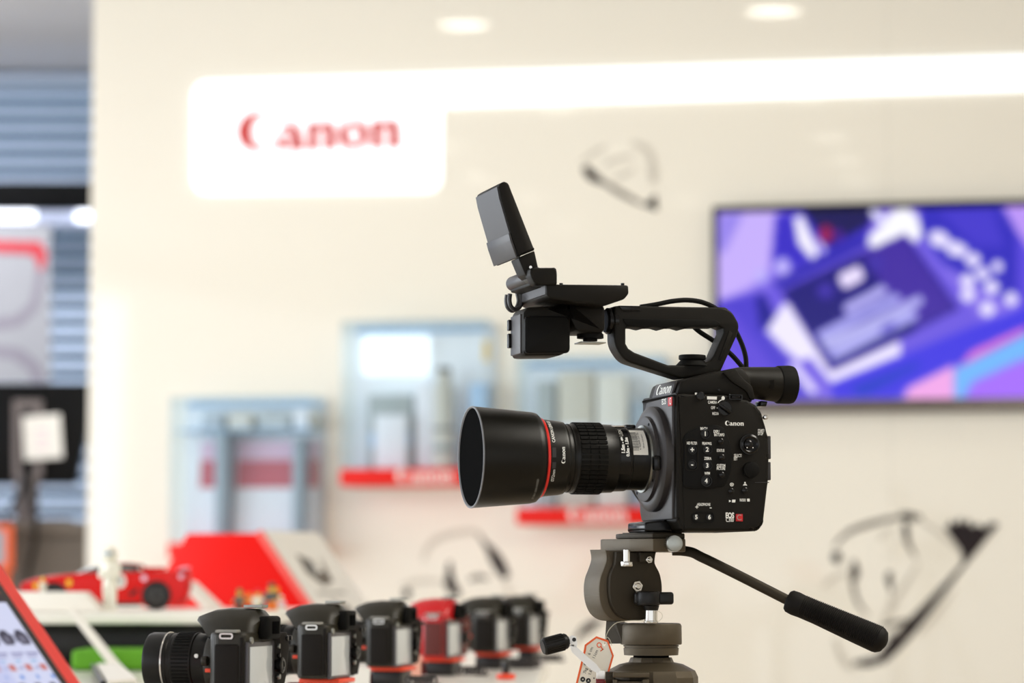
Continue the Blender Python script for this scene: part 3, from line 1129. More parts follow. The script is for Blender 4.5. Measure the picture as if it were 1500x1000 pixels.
# front plate: its grey has the window light put into the colour
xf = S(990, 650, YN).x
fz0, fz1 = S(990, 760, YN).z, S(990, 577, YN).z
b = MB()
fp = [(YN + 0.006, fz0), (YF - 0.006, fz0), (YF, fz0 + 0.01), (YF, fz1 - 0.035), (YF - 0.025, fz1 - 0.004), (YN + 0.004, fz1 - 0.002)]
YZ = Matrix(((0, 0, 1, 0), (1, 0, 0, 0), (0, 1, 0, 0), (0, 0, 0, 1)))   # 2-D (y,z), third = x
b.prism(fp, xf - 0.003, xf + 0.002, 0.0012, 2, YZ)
fpl = b.build('front_plate', MT['bodylit'], cam, world=False)
FRM = Matrix(((0, 0, -1, 0), (-1, 0, 0, 0), (0, 1, 0, 0), (0, 0, 0, 1)))    # print facing -x


def front_text(s, px, py, size, x, mat, name='lettering', parent=None, bold=0.0, tilt=0.0):
    p = SF(px, py, x)
    b = MB()
    b.mesh(text_mesh(s, size, 0, 0, 1, bold), Matrix.Translation((x, p.y, p.z)) @ Matrix.Rotation(tilt, 4, 'Y') @ FRM)
    return b.build(name, mat, parent or cam, world=False)


front_text('EOS', 972.5, 588.5, 0.0085, xf - 0.0035, MT['white'], 'lettering', fpl, 0.0002)
p = SF(981.5, 588, xf - 0.0035)
b = MB()
b.box((xf - 0.0034, p.y, p.z), (0.0012, 0.012, 0.0095), 0.0004)
bd_ = b.build('badge', MT['badge'], fpl, world=False)
front_text('C', 981.5, 588, 0.010, xf - 0.0042, MT['white'], 'lettering', fpl)
# sloped name plate above the mount
a0, a1 = S(990.5, 578, -0.052), S(997, 557, -0.052)
sl = math.atan2(a1.x - a0.x, a1.z - a0.z)
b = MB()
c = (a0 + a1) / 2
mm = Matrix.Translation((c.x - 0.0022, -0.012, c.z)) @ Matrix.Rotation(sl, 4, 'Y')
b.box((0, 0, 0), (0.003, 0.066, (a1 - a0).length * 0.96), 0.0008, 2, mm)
npl = b.build('name_plate', MT['bodylit'], cam, world=False)
b = MB()
wordmark_mb(b, 0.050, mm @ Matrix.Translation((-0.0019, -0.003, -0.001)) @ FRM)
b.build('lettering', MT['white'], npl, world=False)

# lens mount
AXZ = (S(959, 672, 0).z + S(689, 669.7, 0).z) / 2
AX = Matrix.Translation((0, 0, AXZ))


def ax(px):
    return S(px, 671, 0).x


def prof(lst):                                # (column, silhouette radius in pixels) -> (x, r)
    out = []
    for px, r in lst:
        x = ax(px)
        out.append((x, r * (SUBJ @ Vector((x, 0, AXZ))).y / F))
    return out


xm = xf - 0.003
b = MB()
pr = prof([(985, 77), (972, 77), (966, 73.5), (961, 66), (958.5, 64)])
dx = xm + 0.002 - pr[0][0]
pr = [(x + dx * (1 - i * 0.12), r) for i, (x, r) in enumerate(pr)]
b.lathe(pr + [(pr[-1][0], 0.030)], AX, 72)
mr = b.build('mount_ring', MT['bodylit'], cam, world=False)
xr = pr[-1][0]
b = MB()
b.lathe([(xr + 0.001, 0.047), (xr - 0.0035, 0.0465), (xr - 0.004, 0.045), (xr - 0.004, 0.030)], AX, 72)
b.build('mount_plate', MT['bodylit'], mr, world=False)
b = MB()
b.lathe([(xr - 0.003, 0.0372), (xr - 0.0062, 0.0368), (xr - 0.0062, 0.030)], AX, 64)
b.build('mount_flange', MT['brushed'], mr, world=False)
b = MB()
for a in (35, 215, 300, 120):
    b.cyl((xr - 0.0042, 0.0425 * math.cos(R(a)), AXZ + 0.0425 * math.sin(R(a))), (xr - 0.0048, 0.0425 * math.cos(R(a)), AXZ + 0.0425 * math.sin(R(a))), 0.0016, n=10)
b.build('screw', MT['gloss'], mr, world=False)
b = MB()
p = SF(972, 690, xr - 0.006)
b.box((xr - 0.004, -0.047, AXZ - 0.006), (0.008, 0.008, 0.016), 0.002)
b.build('lens_release', MT['gloss'], mr, world=False)

# foot under the mount
b = MB()
sprism(b, [(944, 766.5), (948, 764), (985, 760), (1003, 760), (1003, 778.5), (946, 778.5), (944, 776)], -0.030, -0.030, 0.030, 0.002, 0.002)
b.build('foot', MT['gloss'], cam, world=False)
# grip on the far side, its lower corner shows under the lens
b = MB()
sprism(b, [(918, 700), (960, 690), (1010, 700), (1010, 752), (962, 752), (950, 746), (940, 733)], 0.085, 0.060, 0.105, 0.008, 0.006, 3)
b.build('grip', MT['rubber'], cam, world=False)

# ---- side controls -------------------------------------------------
PN = YN - 0.0002


def disc(mb, px, py, r, h=0.0015, y=YN, bev=0.0004, n=28, dome=0.0):
    p = S(px, py, y - h)
    mb.lathe([(-0.002, r), (h - bev, r), (h, r - bev)] + ([(h + dome, r * 0.4), (h + dome * 1.05, 0)] if dome else []),
             Matrix.Translation((p.x, y, p.z)) @ Matrix(((0, 1, 0, 0), (-1, 0, 0, 0), (0, 0, 1, 0), (0, 0, 0, 1))), n)
    return mb


WID = {'MAGN.': 11, 'DISP./': 8.5, 'BATT.INFO': 15, 'ND FILTER': 15, 'PEAKING': 13.5, 'ZEBRA': 10.5, 'WFM': 8, 'STATUS': 11, 'CUSTOM': 12.5, 'PICTURE': 12.5, 'CAMERA': 13, 'OFF': 6,
       'MEDIA': 9.5, 'SELECT/': 11.5, 'SET': 5.5, 'START/': 9.5, 'STOP': 8, 'HEADPHONE': 19, 'INDEX/': 9, 'EOS': 12.5, 'C300': 11.5}


def label(s, px, py, h, parent, y=PN, mat='white', xs=1.0, bold=0.0, shear=0.0):
    p = S(px, py, y)
    b = MB()
    me = text_mesh(s, h, 0, shear, xs, bold)
    if s in WID:                               # print set to the width it has on the housing
        x_ = [v.co.x for v in me.vertices]
        me.transform(Matrix.Diagonal((WID[s] * 0.00075 / math.cos(TH) / (max(x_) - min(x_)), 1, 1, 1)))
    b.mesh(me, Matrix.Translation((p.x, y - 0.0001, p.z)) @ SIDE)
    return b.build('lettering', MT[mat], parent, world=False)


PX = 0.00075
b = MB()
q = s2([(1005, 634), (1024, 624), (1048, 622), (1060, 626), (1068, 645), (1073, 668), (1070, 692), (1062, 712), (1040, 716), (1008, 716), (1000, 712), (1001, 640)], YN)
b.prism(fillet([(a[0], a[1]) for a in q], 0.004), YN - 0.0012, YN + 0.002, 0.0008, 2, XZ)
cp = b.build('control_panel', MT['panel'], cam, world=False)
YP = YN - 0.0012
b = MB()
for x, y, w_, h_ in ((1013, 666, 19.5, 46),):
    p = S(x, y, YP)
    b.mesh(curve_mesh([rrect(0, 0, w_ * PX, h_ * PX, 0.005), rrect(0, 0, (w_ - 2.6) * PX, (h_ - 2.6) * PX, 0.004)], 0.0006), Matrix.Translation((p.x, YP - 0.0003, p.z)) @ SIDE)
b.build('rim', MT['body'], cp, world=False)
for px, py, r, cap in ((1033, 635, 5.6, '1'), (1036, 658, 5.4, '2'), (1036, 681.5, 5.4, '3'), (1034.5, 704, 6.4, '4'), (1014, 658.6, 5, '+'), (1014, 679.6, 5, '-')):
    b = MB()
    p = S(px, py, YP)
    rr = r * PX
    b.lathe([(-0.0012, rr * 1.30), (0.0009, rr * 1.30), (0.0009, rr * 1.12), (-0.0012, rr * 1.12)],
            Matrix.Translation((p.x, YP, p.z)) @ Matrix(((0, 1, 0, 0), (-1, 0, 0, 0), (0, 0, 1, 0), (0, 0, 0, 1))), 28, closed=True)
    disc(b, px, py, rr, 0.0012, YP)
    b.build('button', MT['gloss'], cp, world=False)
    label(cap, px, py + 0.3, 0.0085 if cap in '+-' else 0.0068, cp, YP - 0.0014, bold=0.00018)
for px, py in ((1056.5, 646), (1058, 669.3), (1057.8, 695)):
    b = MB()
    disc(b, px, py, 4.4 * PX, 0.0016, YP, dome=0.0006)
    b.build('button', MT['gloss'], cp, world=False)
TXT = (('MAGN.', 1031.5, 627.8, 4.6), ('DISP./', 1049.5, 632, 4.4), ('BATT.INFO', 1053.5, 636.8, 4.4), ('ND FILTER', 1013.7, 649, 4.4), ('PEAKING', 1035.5, 649.6, 4.4),
       ('ZEBRA', 1036.8, 671.4, 4.4), ('WFM', 1036, 693.2, 4.4), ('STATUS', 1055.5, 659.8, 4.4), ('CUSTOM', 1056.3, 681.8, 4.4), ('PICTURE', 1056, 686.2, 4.4))
for s, px, py, h in TXT:
    label(s, px, py, h * PX * 1.3, cp, YP - 0.0002, xs=0.82, bold=0.0001)
# texts and controls straight on the housing
for s, px, py, h, xs in (('CAMERA', 1043.5, 589.2, 4.4, .9), ('OFF', 1044.5, 597.2, 4.4, .9), ('MEDIA', 1048, 605.7, 4.4, .9), ('SELECT/', 1080.8, 667.3, 4.6, .85), ('SET', 1077.5, 672, 4.6, .85),
                         ('START/', 1114.8, 630.8, 4.4, .75), ('STOP', 1114, 635.4, 4.4, .8), ('HEADPHONE', 1031, 738.8, 4.2, .85), ('+', 1020.8, 742.8, 7.5, 1), ('-', 1041, 742.8, 8.5, 1),
                         ('INDEX/', 1088, 732.4, 4.2, .9), ('EOS', 1069, 755, 8.0, .88), ('C300', 1069, 761.4, 6.2, .9)):
    label(s, px, py, h * PX * 1.35, body, xs=xs, bold=0.00035 if s == 'EOS' else 0.00008, mat='white')
b = MB()
p = S(1075.7, 620.4, PN)
wordmark_mb(b, 27.5 * PX / math.cos(TH), Matrix.Translation((p.x, PN - 0.0001, p.z)) @ SIDE)
b.build('lettering', MT['white'], body, world=False)
# red C badge
b = MB()
p = S(1082.7, 758, YN)
b.box((p.x, YN - 0.0004, p.z), (0.0080, 0.0012, 0.0078), 0.0004)
b.build('badge', MT['badge'], body, world=False)
label('C', 1082.7, 758, 0.0088, body, YN - 0.0011, mat='greyprint')


def flat(mb, px, py, pts, y=PN - 0.0001, k=PX):
    p = S(px, py, y)
    mb.poly3([(p.x + x * k, y, p.z + z * k) for x, z in pts])


b = MB()
flat(b, 1043, 582.6, [(-7.5, -2.2), (7.2, -2.4), (7.6, 2.0), (-7.6, 2.2)])              # POWER block
flat(b, 1059.3, 582.9, circ(0, 0, 2.6, 2.9, 16))                                       # lock
flat(b, 1047.9, 597.3, circ(2.8, 0, 0.7, 0.7, 8))
flat(b, 1053.4, 605.6, circ(1.6, 0, 0.7, 0.7, 8))
flat(b, 1019.6, 576.4, rrect(0, 0, 3.2, 3, 0.4))
flat(b, 1069, 578, circ(0, 0, 1.1, 1.1, 10))
flat(b, 1069.6, 733.6, [(-1.8, -1.8), (1.8, 0), (-1.8, 1.8)])
flat(b, 1075, 733.6, [(-3, -2), (2, -2), (2.6, 2), (-2.4, 2)])
flat(b, 1096.3, 732.2, rrect(0, 0, 4, 4, 0.6))
flat(b, 1091.3, 709, [(-3.4, -1.8), (3.4, -1.8), (1.6, 0.6), (-1.6, 0.6)])
flat(b, 1091.3, 706.8, circ(0, 0, 1.4, 1.4, 10))
pp = S(1072, 709.4, PN)
b.mesh(curve_mesh([circ(0, 0, 2.9 * PX, 2.6 * PX, 18), circ(0, 0, 2.0 * PX, 1.7 * PX, 18)], 0), Matrix.Translation((pp.x, PN - 0.0001, pp.z)) @ SIDE)
flat(b, 1072, 709.4, rrect(0, 0, 2.4, 1.2, 0.2))
pp = S(1061, 597, PN)
b.mesh(curve_mesh([circ(0, 0, 11.4 * PX, None, 12, 95, 145) + circ(0, 0, 12.6 * PX, None, 12, 145, 95)], 0), Matrix.Translation((pp.x, PN - 0.0001, pp.z)) @ SIDE)
b.build('symbol', MT['white'], body, world=False)
# mode dial, lock knob, slot switch
b = MB()
disc(b, 1062.3, 598, 10.8 * PX, 0.0020, YN, 0.0008, 36)
p = S(1062.3, 598, YN - 0.004)
b.box((0, 0, 0), (0.0165, 0.0045, 0.0042), 0.0016, 2, Matrix.Translation((p.x, YN - 0.0035, p.z)) @ Matrix.Rotation(R(35), 4, 'Y'))
b.build('mode_dial', MT['gloss'], cam, world=False)
b = MB()
disc(b, 1027, 579.8, 6.4 * PX, 0.0048, YN + 0.002, 0.0012, 28)
b.build('knob', MT['gloss'], cam, world=False)
b = MB()
p = S(1077, 581.5, YN)
b.mesh(curve_mesh([rrect(0, 0, 21 * PX, 7.5 * PX, 0.001), rrect(0, 0, 17 * PX, 4.5 * PX, 0.0006)], 0.0012), Matrix.Translation((p.x, YN - 0.0006, p.z)) @ SIDE)
b.box((p.x, YN - 0.0008, p.z), (12 * PX, 0.002, 2.6 * PX), 0.0004)
b.build('slide_switch', MT['gloss'], cam, world=False)
b = MB()
disc(b, 1053.5, 571, 2.2 * PX, 0.0012, -0.052)
b.build('screw', MT['gloss'], cam, world=False)
# knurled joystick ring and dial
TY = Matrix(((0, 1, 0, 0), (-1, 0, 0, 0), (0, 0, 1, 0), (0, 0, 0, 1)))


def knurl(mb, px, py, r, h, n, y=YN, depth=0.0007):
    p = S(px, py, y - h)
    ring = []
    t = []
    for i in range(n * 2):
        rr = r - (depth if i % 2 else 0)
        t.append((rr * math.cos(PI * i / n), rr * math.sin(PI * i / n)))
    mb.prism(t, -0.001, h, 0, 1, Matrix.Translation((p.x, y, p.z)) @ SIDE)


b = MB()
knurl(b, 1098, 650.5, 15.2 * PX, 0.003, 34)
p = S(1098, 650.5, YN)
b.lathe([(0.003, 14.2 * PX), (0.0042, 11.5 * PX), (0.003, 8.5 * PX), (0.0025, 8 * PX)], Matrix.Translation((p.x, YN, p.z)) @ TY, 36)
sd = b.build('select_dial', MT['gloss'], cam, world=False)
b = MB()
disc(b, 1097.5, 650.5, 6.4 * PX, 0.0050, YN, 0.001, 28, 0.0006)
b.build('button', MT['gloss'], sd, world=False)
b = MB()
flat(b, 1094.5, 655.5, circ(0, 0, 0.9, 0.9, 10), YN - 0.0057)
flat(b, 1103, 655.5, circ(0, 0, 0.9, 0.9, 10), YN - 0.0044)
b.build('symbol', MT['white'], sd, world=False)
b = MB()
knurl(b, 1100.6, 687.8, 11.6 * PX, 0.004, 30)
p = S(1100.6, 687.8, YN)
b.lathe([(0.004, 10.8 * PX), (0.0046, 9 * PX), (0.0046, 0)], Matrix.Translation((p.x, YN, p.z)) @ TY, 36)
b.build('thumb_dial', MT['rubber'], cam, world=False)
for px, py, r in ((1071.6, 719, 4.5), (1091.5, 718, 4.8)):
    b = MB()
    disc(b, px, py, r * PX, 0.0016, YN, dome=0.0005)
    b.build('button', MT['gloss'], cam, world=False)
b = MB()
p = S(1030, 757.3, YN)
b.mesh(curve_mesh([rrect(0, 0, 34 * PX, 16.5 * PX, 0.006), rrect(0, 0, 31 * PX, 13.5 * PX, 0.005)], 0.0006), Matrix.Translation((p.x, YN - 0.0003, p.z)) @ SIDE)
hp = b.build('button_rim', MT['panel'], cam, world=False)
for px, c_ in ((1020, '5'), (1039.2, '6')):
    b = MB()
    disc(b, px, 757.3, 5.2 * PX, 0.0012, YN)
    b.build('button', MT['gloss'], hp, world=False)
    label(c_, px, 757.4, 0.0066, hp, YN - 0.0014, bold=0.00018)
b = MB()
p = S(1116.8, 611.5, YN + 0.01)
b.cyl((p.x, YN + 0.004, p.z), (p.x, YN - 0.002, p.z), 0.0026, n=16, bev=0.0006)
b.build('strap_screw', MT['steel'], cam, world=False)
# card slot doors at the back, screen and seams
for y0, y1 in ((638, 672), (676, 703)):
    b = MB()
    a0, a1 = S(1127, y0, YN), S(1127, y1, YN)
    b.box((a0.x + 0.001, YN + 0.03, (a0.z + a1.z) / 2), (0.004, 0.054, abs(a0.z - a1.z)), 0.001)
    b.build('card_door', MT['bodylit'], cam, world=False)
b = MB()
sprism(b, [(1106, 706), (1126.5, 705.6), (1126.5, 706.8), (1106, 706.8)], YN, YN - 0.0005, YN + 0.004)
b.build('seam', MT['bodylit'], cam, world=False)

# ---- viewfinder ------------------------------------------------------
def ssec(px, yt, yb, cy, half, e=2.6, n=32):
    p0, p1 = S(px, yt, cy), S(px, yb, cy)
    cz, rz = (p0.z + p1.z) / 2, (p0.z - p1.z) / 2
    out = []
    for i in range(n):
        t = 2 * PI * i / n
        cc, s_ = math.cos(t), math.sin(t)
        out.append(Vector((p0.x, cy + half * math.copysign(abs(cc) ** (2 / e), cc), cz + rz * math.copysign(abs(s_) ** (2 / e), s_))))
    return out


VY = -0.024
b = MB()
b.loft([ssec(1050, 545, 575, VY, 0.020), ssec(1062, 541.5, 579, VY, 0.025), ssec(1080, 538, 580, VY, 0.0262), ssec(1085, 537.6, 578, VY, 0.0245, 2.3), ssec(1092, 537.4, 582, VY, 0.024, 2.2),
        ssec(1125, 537.2, 587, VY, 0.0225, 2.1), ssec(1140, 537.4, 589, VY, 0.0215, 2.0)])
vf = b.build('viewfinder', MT['body'], cam, world=False)
b = MB()
b.loft([ssec(1136, 538, 588.5, VY, 0.0205, 2.0), ssec(1139, 535.6, 591, VY, 0.0225, 2.0), ssec(1155, 535.2, 591.5, VY, 0.0228, 2.0), ssec(1160, 536.5, 590.5, VY, 0.0222, 2.0),
        ssec(1162, 541, 586, VY, 0.019, 2.0), ssec(1160, 544, 583, VY, 0.017, 2.0)])
b.build('eyecup', MT['rubber'], vf, world=False)
b = MB()
for k_ in range(4):
    p = S(1128 + k_ * 1.8, 563, VY - 0.0225)
    b.box((p.x, VY - 0.0225, p.z), (0.0005, 0.0012, 0.010))
b.build('rib', MT['body'], vf, world=False)
b = MB()
sprism(b, [(1113, 587), (1123, 588), (1121, 595.5), (1112, 595)], -0.03, -0.034, -0.016, 0.001)
b.build('focus_lever', MT['gloss'], vf, world=False)
b = MB()
sprism(b, [(1058, 545), (1078, 539.5), (1082, 548), (1092, 558), (1102, 566), (1106, 586), (1098, 585), (1094, 574), (1082, 566), (1072, 560)], -0.053, -0.0545, -0.046, 0.0012, 0.003)
b.build('collar', MT['body'], vf, world=False)

# ---- top handle -------------------------------------------------------
HY = -0.014
outer = s2([(900, 448.2, .003), (905, 447.6, .002), (1058, 450, .004), (1072, 455, .006), (1083.5, 475, .008), (1081, 489, .006), (1055.5, 545, .002), (998, 554.5, .002), (915, 528.5, .008), (900, 505, .008)], HY)
hole = [(917, 503), (917, 482), (920, 477.5), (933, 478), (943, 480.5), (952, 478), (963, 478), (973, 481), (983, 478.3), (993, 478.3), (1003, 481), (1012, 478.5), (1040, 477.5), (1052, 477.5),
        (1060, 481), (1060.5, 487), (1046, 520), (1041, 528), (1034, 530.5), (1000, 534.5), (979, 534.5), (930, 516), (921, 510)]
hole = [(p_.x, p_.z) for p_ in (S(x, y, HY) for x, y in hole)]
b = MB()
b.mesh(curve_mesh([fillet(outer, 0.003), hole], 0.014, 0.0024, 2), Matrix(((1, 0, 0, 0), (0, 0, 1, 0), (0, 1, 0, 0), (0, 0, 0, 1))))
hd = b.build('top_handle', MT['body'], cam, world=False)
b = MB()
sprism(b, [(912, 466.5), (1048, 468.5), (1056, 474), (1050, 478.5), (1012, 478.5), (1003, 481.5), (993, 478.5), (983, 478.5), (973, 481.5), (963, 478.5), (952, 478.5), (943, 481), (933, 478.5), (920, 478), (915, 473)],
       HY, HY - 0.0012, -HY + 0.0012, 0.001)
b.build('finger_grip', MT['rubber'], hd, world=False)
b = MB()
sprism(b, [(1068, 484), (1073, 488), (1056, 527), (1052, 527)], HY, HY - 0.0010, HY + 0.002, 0.0005)
b.build('rib', MT['body'], hd, world=False)
b = MB()
sprism(b, [(906, 447.4), (938, 448), (938, 455.5), (912, 455.5)], HY, HY - 0.0008, -HY + 0.0008, 0.0006)
b.build('cover', MT['gloss'], hd, world=False)
b = MB()
sprism(b, [(1052, 449.4), (1063, 449.8), (1068, 453), (1063, 453.6)], HY, HY + 0.002, -HY - 0.002, 0.0004)
b.build('shoe_cover', MT['bodylit'], hd, world=False)
b = MB()
p0, p1 = S(1014, 527, 0), S(1014, 520, 0)
b.cyl((p0.x, 0, p0.z), (p1.x, 0, p1.z), 20 * PX, n=40, bev=0.001)
q0 = S(1014, 536, 0)
b.lathe([(0, 0.019), ((p0 - q0).length, 0.0125)], axis_m((q0.x, 0, q0.z), (p0.x, 0, p0.z)), 32)
b.build('thumb_screw', MT['rubber'], hd, world=False)
b = MB()
p0, p1 = S(886, 470, 0), S(901, 470, 0)
L = p1.x - p0.x
b.lathe([(0, 0.0125), (L * .2, 0.0145), (L * .45, 0.0145), (L * .5, 0.0128), (L * .6, 0.0128), (L * .65, 0.015), (L, 0.015)], Matrix.Translation((p0.x, 0, p0.z)), 36)
b.build('joint', MT['gloss'], hd, world=False)
# cables
b = MB()
b.tube([(*S(938, 449.5, .02),), S(960, 446, .02), S(985, 441, .022), S(1008, 439.5, .025), S(1030, 443, .028), S(1050, 453, .03), S(1070, 472, .03), S(1085, 500, .03), S(1092, 522, .028), S(1093, 540, .026)], 0.0028, 10)
b.build('cable', MT['rubber'], cam, world=False)
b = MB()
b.tube([S(998, 452, .022), S(1018, 480, .022), S(1045, 499, .024), S(1070, 518, .026), S(1088, 538, .026)], 0.0028, 10)
b.build('cable', MT['rubber'], cam, world=False)

# ---- monitor and microphone unit --------------------------------------
b = MB()
sprism(b, [(772, 449.6), (802, 448), (884, 447), (887, 452), (887, 484), (881, 487), (848, 487), (842, 480), (837.5, 470), (836, 466), (836, 505, ), (830, 516), (820, 521), (770, 521.5), (766, 517), (766, 458)],
       -0.022, -0.022, 0.026, 0.0035, 0.0)
mu = b.build('microphone_unit', MT['body'], cam, world=False)
b = MB()
q = fillet([(a[0], a[1]) for a in s2([(768.5, 462), (835, 463), (835.5, 517), (768.5, 518)], -0.026)], 0.006)
b.prism(q, -0.0265, -0.020, 0.0025, 2, XZ)
b.build('side_cover', MT['panel'], mu, world=False)
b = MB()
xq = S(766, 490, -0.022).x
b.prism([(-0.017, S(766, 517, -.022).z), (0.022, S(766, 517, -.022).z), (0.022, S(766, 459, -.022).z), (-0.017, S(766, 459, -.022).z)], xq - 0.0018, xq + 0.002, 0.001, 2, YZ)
b.build('front_cover', MT['bodylit'], mu, world=False)
b = MB()
for py in (474, 497):
    p = SF(755, py, xq - 0.002)
    b.box((xq - 0.003, 0.022, p.z), (0.004, 0.006, 0.012 if py < 490 else 0.016), 0.001)
b.build('audio_switch', MT['gloss'], mu, world=False)
b = MB()                                       # accessory shoe knob
for ya, yb_, r0, r1 in ((486.5, 489.5, 17, 18.5), (489.5, 495.5, 19.5, 19.5), (495.5, 499.5, 10.5, 10.5)):
    p0, p1 = S(864.5, yb_, 0), S(864.5, ya, 0)
    b.cyl((p0.x, 0.0, p0.z), (p0.x, 0.0, p1.z), r1 * PX, r0 * PX, 36)
b.build('shoe_knob', MT['rubber'], mu, world=False)
b = MB()
p0 = S(864.5, 502.5, 0)
b.box((p0.x, 0, p0.z), (38 * PX, 0.026, 0.0016), 0.0005)
b.build('shoe_plate', MT['brushed'], mu, world=False)
# monitor tray
b = MB()
sprism(b, [(800, 416), (921, 417.4), (921.5, 430), (915, 438), (887, 447.6), (806, 438), (800.5, 432)], -0.052, -0.052, 0.055, 0.0022, 0.0)
tr = b.build('monitor_tray', MT['body'], cam, world=False)
xq = S(800.3, 425, -0.052).x
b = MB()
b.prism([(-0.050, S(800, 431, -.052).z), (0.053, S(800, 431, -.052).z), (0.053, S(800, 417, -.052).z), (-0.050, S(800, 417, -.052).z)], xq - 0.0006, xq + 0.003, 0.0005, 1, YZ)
b.build('front_cover', MT['bodylit'], tr, world=False)
b = MB()
for px in (822, 912):
    p = S(px, 416.3, -0.045)
    b.cyl((p.x, -0.045, p.z - 0.002), (p.x, -0.045, p.z + 0.0012), 0.002, n=14)
b.build('bumper', MT['gloss'], tr, world=False)
# microphone clip
b = MB()
q = [S(x, y, 0.052) for x, y in ((760, 428), (762, 440), (759, 450), (752, 454), (746, 449), (744, 440), (745, 431))]
b.tube([(p.x, 0.046, p.z) for p in q], 0.0026, 8)
b.tube([(p.x, 0.058, p.z) for p in q], 0.0026, 8)
b.loft([[Vector((p.x, yy, p.z)) + Vector((dx_, 0, 0)) for yy, dx_ in ((0.046, 0), (0.058, 0), (0.058, 0.0016), (0.046, 0.0016))] for p in q])
b.build('microphone_clip', MT['bodylit'], tr, world=False)
# hinge
b = MB()
sprism(b, [(776, 402, .006), (777, 392, .006), (815, 391.8, .003), (816.5, 400), (816.5, 417.5), (784, 417.5, .004)], -0.054, -0.054, -0.034, 0.002, 0.003)
b.build('hinge_block', MT['body'], tr, world=False)
b = MB()
p = S(787, 402.5, -0.045)
p2 = p.copy()
b.cyl((p.x, -0.045, p.z), (p.x, -0.018, p.z), 0.0082, n=32)
b.cyl((p.x, -0.0175, p.z), (p.x, 0.054, p.z), 0.0082, n=32, bev=0.002)
hg = b.build('hinge_barrel', MT['bodylit'], tr, world=False)
b = MB()
sprism(b, [(781, 407), (800, 407), (803, 419), (799, 420), (783, 416)], -0.045, -0.033, 0.050, 0.001)
b.build('hinge_mount', MT['body'], tr, world=False)
# screen
def scr(pts):
    return pts
b = MB()
sprism(b, [(729.5, 270.5, .004), (738.5, 265.3, .003), (745, 268, .004), (783, 365, .001), (760.5, 375.4, .001), (750, 349, .01), (741, 317, .02), (733, 290, .01)], -0.044, -0.044, 0.049, 0.0018, 0.002, 2)
lp_ = b.build('flip_screen', MT['body'], cam, world=False)
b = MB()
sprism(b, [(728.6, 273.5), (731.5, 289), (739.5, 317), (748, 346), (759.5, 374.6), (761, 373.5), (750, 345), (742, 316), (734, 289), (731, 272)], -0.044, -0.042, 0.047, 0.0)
b.build('front_cover', MT['bodylit'], lp_, world=False)
b = MB()
sprism(b, [(747, 341), (750, 350.5), (758, 376.3), (756.2, 377), (747.5, 352), (745, 341.8)], -0.044, -0.0435, 0.0485, 0.0004)
b.build('lower_cover', MT['bodylit'], lp_, world=False)
b = MB()
sprism(b, [(759, 378), (783, 367), (789, 394), (787, 408), (776, 408), (769, 402)], -0.040, -0.040, -0.010, 0.0012)
b.build('screen_arm', MT['body'], lp_, world=False)
b = MB()
p = S(777, 391.4, -0.0405)
b.cyl((p.x, -0.038, p.z), (p.x, -0.0415, p.z), 0.0017, n=14)
b.build('screw', MT['steel'], lp_, world=False)

# ---- the lens ------------------------------------------------------------
b = MB()
b.lathe(prof([(790, 57.2), (817, 54.2), (820, 53.4), (823, 51), (829, 49.2), (834, 50.2), (836, 51.3)]), AX, 72)
b.lathe(prof([(835.8, 51.0), (877, 51.0), (878, 50.4), (894, 49.8), (896, 48.2), (913, 47.4), (914.5, 45.6), (938, 45.6), (940, 46.4), (957, 46.2), (960, 45), (964, 44)]), AX, 72)
ln = b.build('lens', MT['barrel'], cam, world=False)
b = MB()
ho = prof([(690, 74.6), (700, 73.8), (775, 67.2), (782, 65.6), (786, 61.5), (787.5, 57)])
hi_ = [(ho[0][0] + 0.0004, ho[0][1] - 0.0018), (ho[1][0], ho[1][1] - 0.0032), (ho[2][0] - 0.02, ho[2][1] - 0.003), (ho[2][0] - 0.02, 0.0)]
b.lathe([hi_[1]] + [hi_[0], (ho[0][0] - 0.0002, ho[0][1] - 0.0009), ho[0]] + ho[1:], AX, 96)
b.build('hood', MT['hood'], ln, world=False, sharp=50)
b = MB()
b.lathe([(ho[0][0] - 0.0006, ho[0][1] + 0.0001), (ho[0][0] + 0.0008, ho[0][1] + 0.0003), (ho[0][0] + 0.0008, ho[0][1] - 0.0022), (ho[0][0] - 0.0006, ho[0][1] - 0.0012)], AX, 96, closed=True)
b.build('hood_edge_highlight', MT['rim'], ln, world=False)  # grey ring paints the light caught by the bevelled hood edge
b = MB()
x0h = ho[0][0] + 0.001
b.lathe([(x0h, ho[0][1] - 0.0024), (ho[1][0], ho[1][1] - 0.0034), (ho[2][0] - 0.012, ho[2][1] - 0.0034), (ho[2][0] - 0.012, 0.042)], AX, 96)
b.build('hood_lining', MT['flock'], ln, world=False)
b = MB()
b.lathe([(ho[2][0] - 0.010, 0.042), (ho[2][0] - 0.014, 0.03), (ho[2][0] - 0.016, 0)], AX, 64)
b.build('front_element', MT['gloss'], ln, world=False)
b = MB()
b.lathe(prof([(786.5, 57.8), (787.5, 58.8), (790, 58.8), (791, 58), (791, 55), (786.5, 55)]), AX, 96, closed=True)
b.build('red_ring', MT['red'], ln, world=False)
# ribbed focus ring
b = MB()
fr = prof([(838, 52.2), (876, 52.0)])
NR = 44
for i in range(NR):
    a = 2 * PI * i / NR
    mmx = AX @ Matrix.Rotation(a, 4, 'X')
    for s0, s1 in ((0.0, 0.30), (0.33, 0.63), (0.66, 1.0)):
        xa, xb = fr[0][0] + (fr[1][0] - fr[0][0]) * s0, fr[0][0] + (fr[1][0] - fr[0][0]) * s1
        b.box(((xa + xb) / 2, 0, fr[0][1] - 0.0006), (xb - xa, 0.0037, 0.0022), 0, 1, mmx)
b.build('focus_ring', MT['rubber'], ln, world=False)
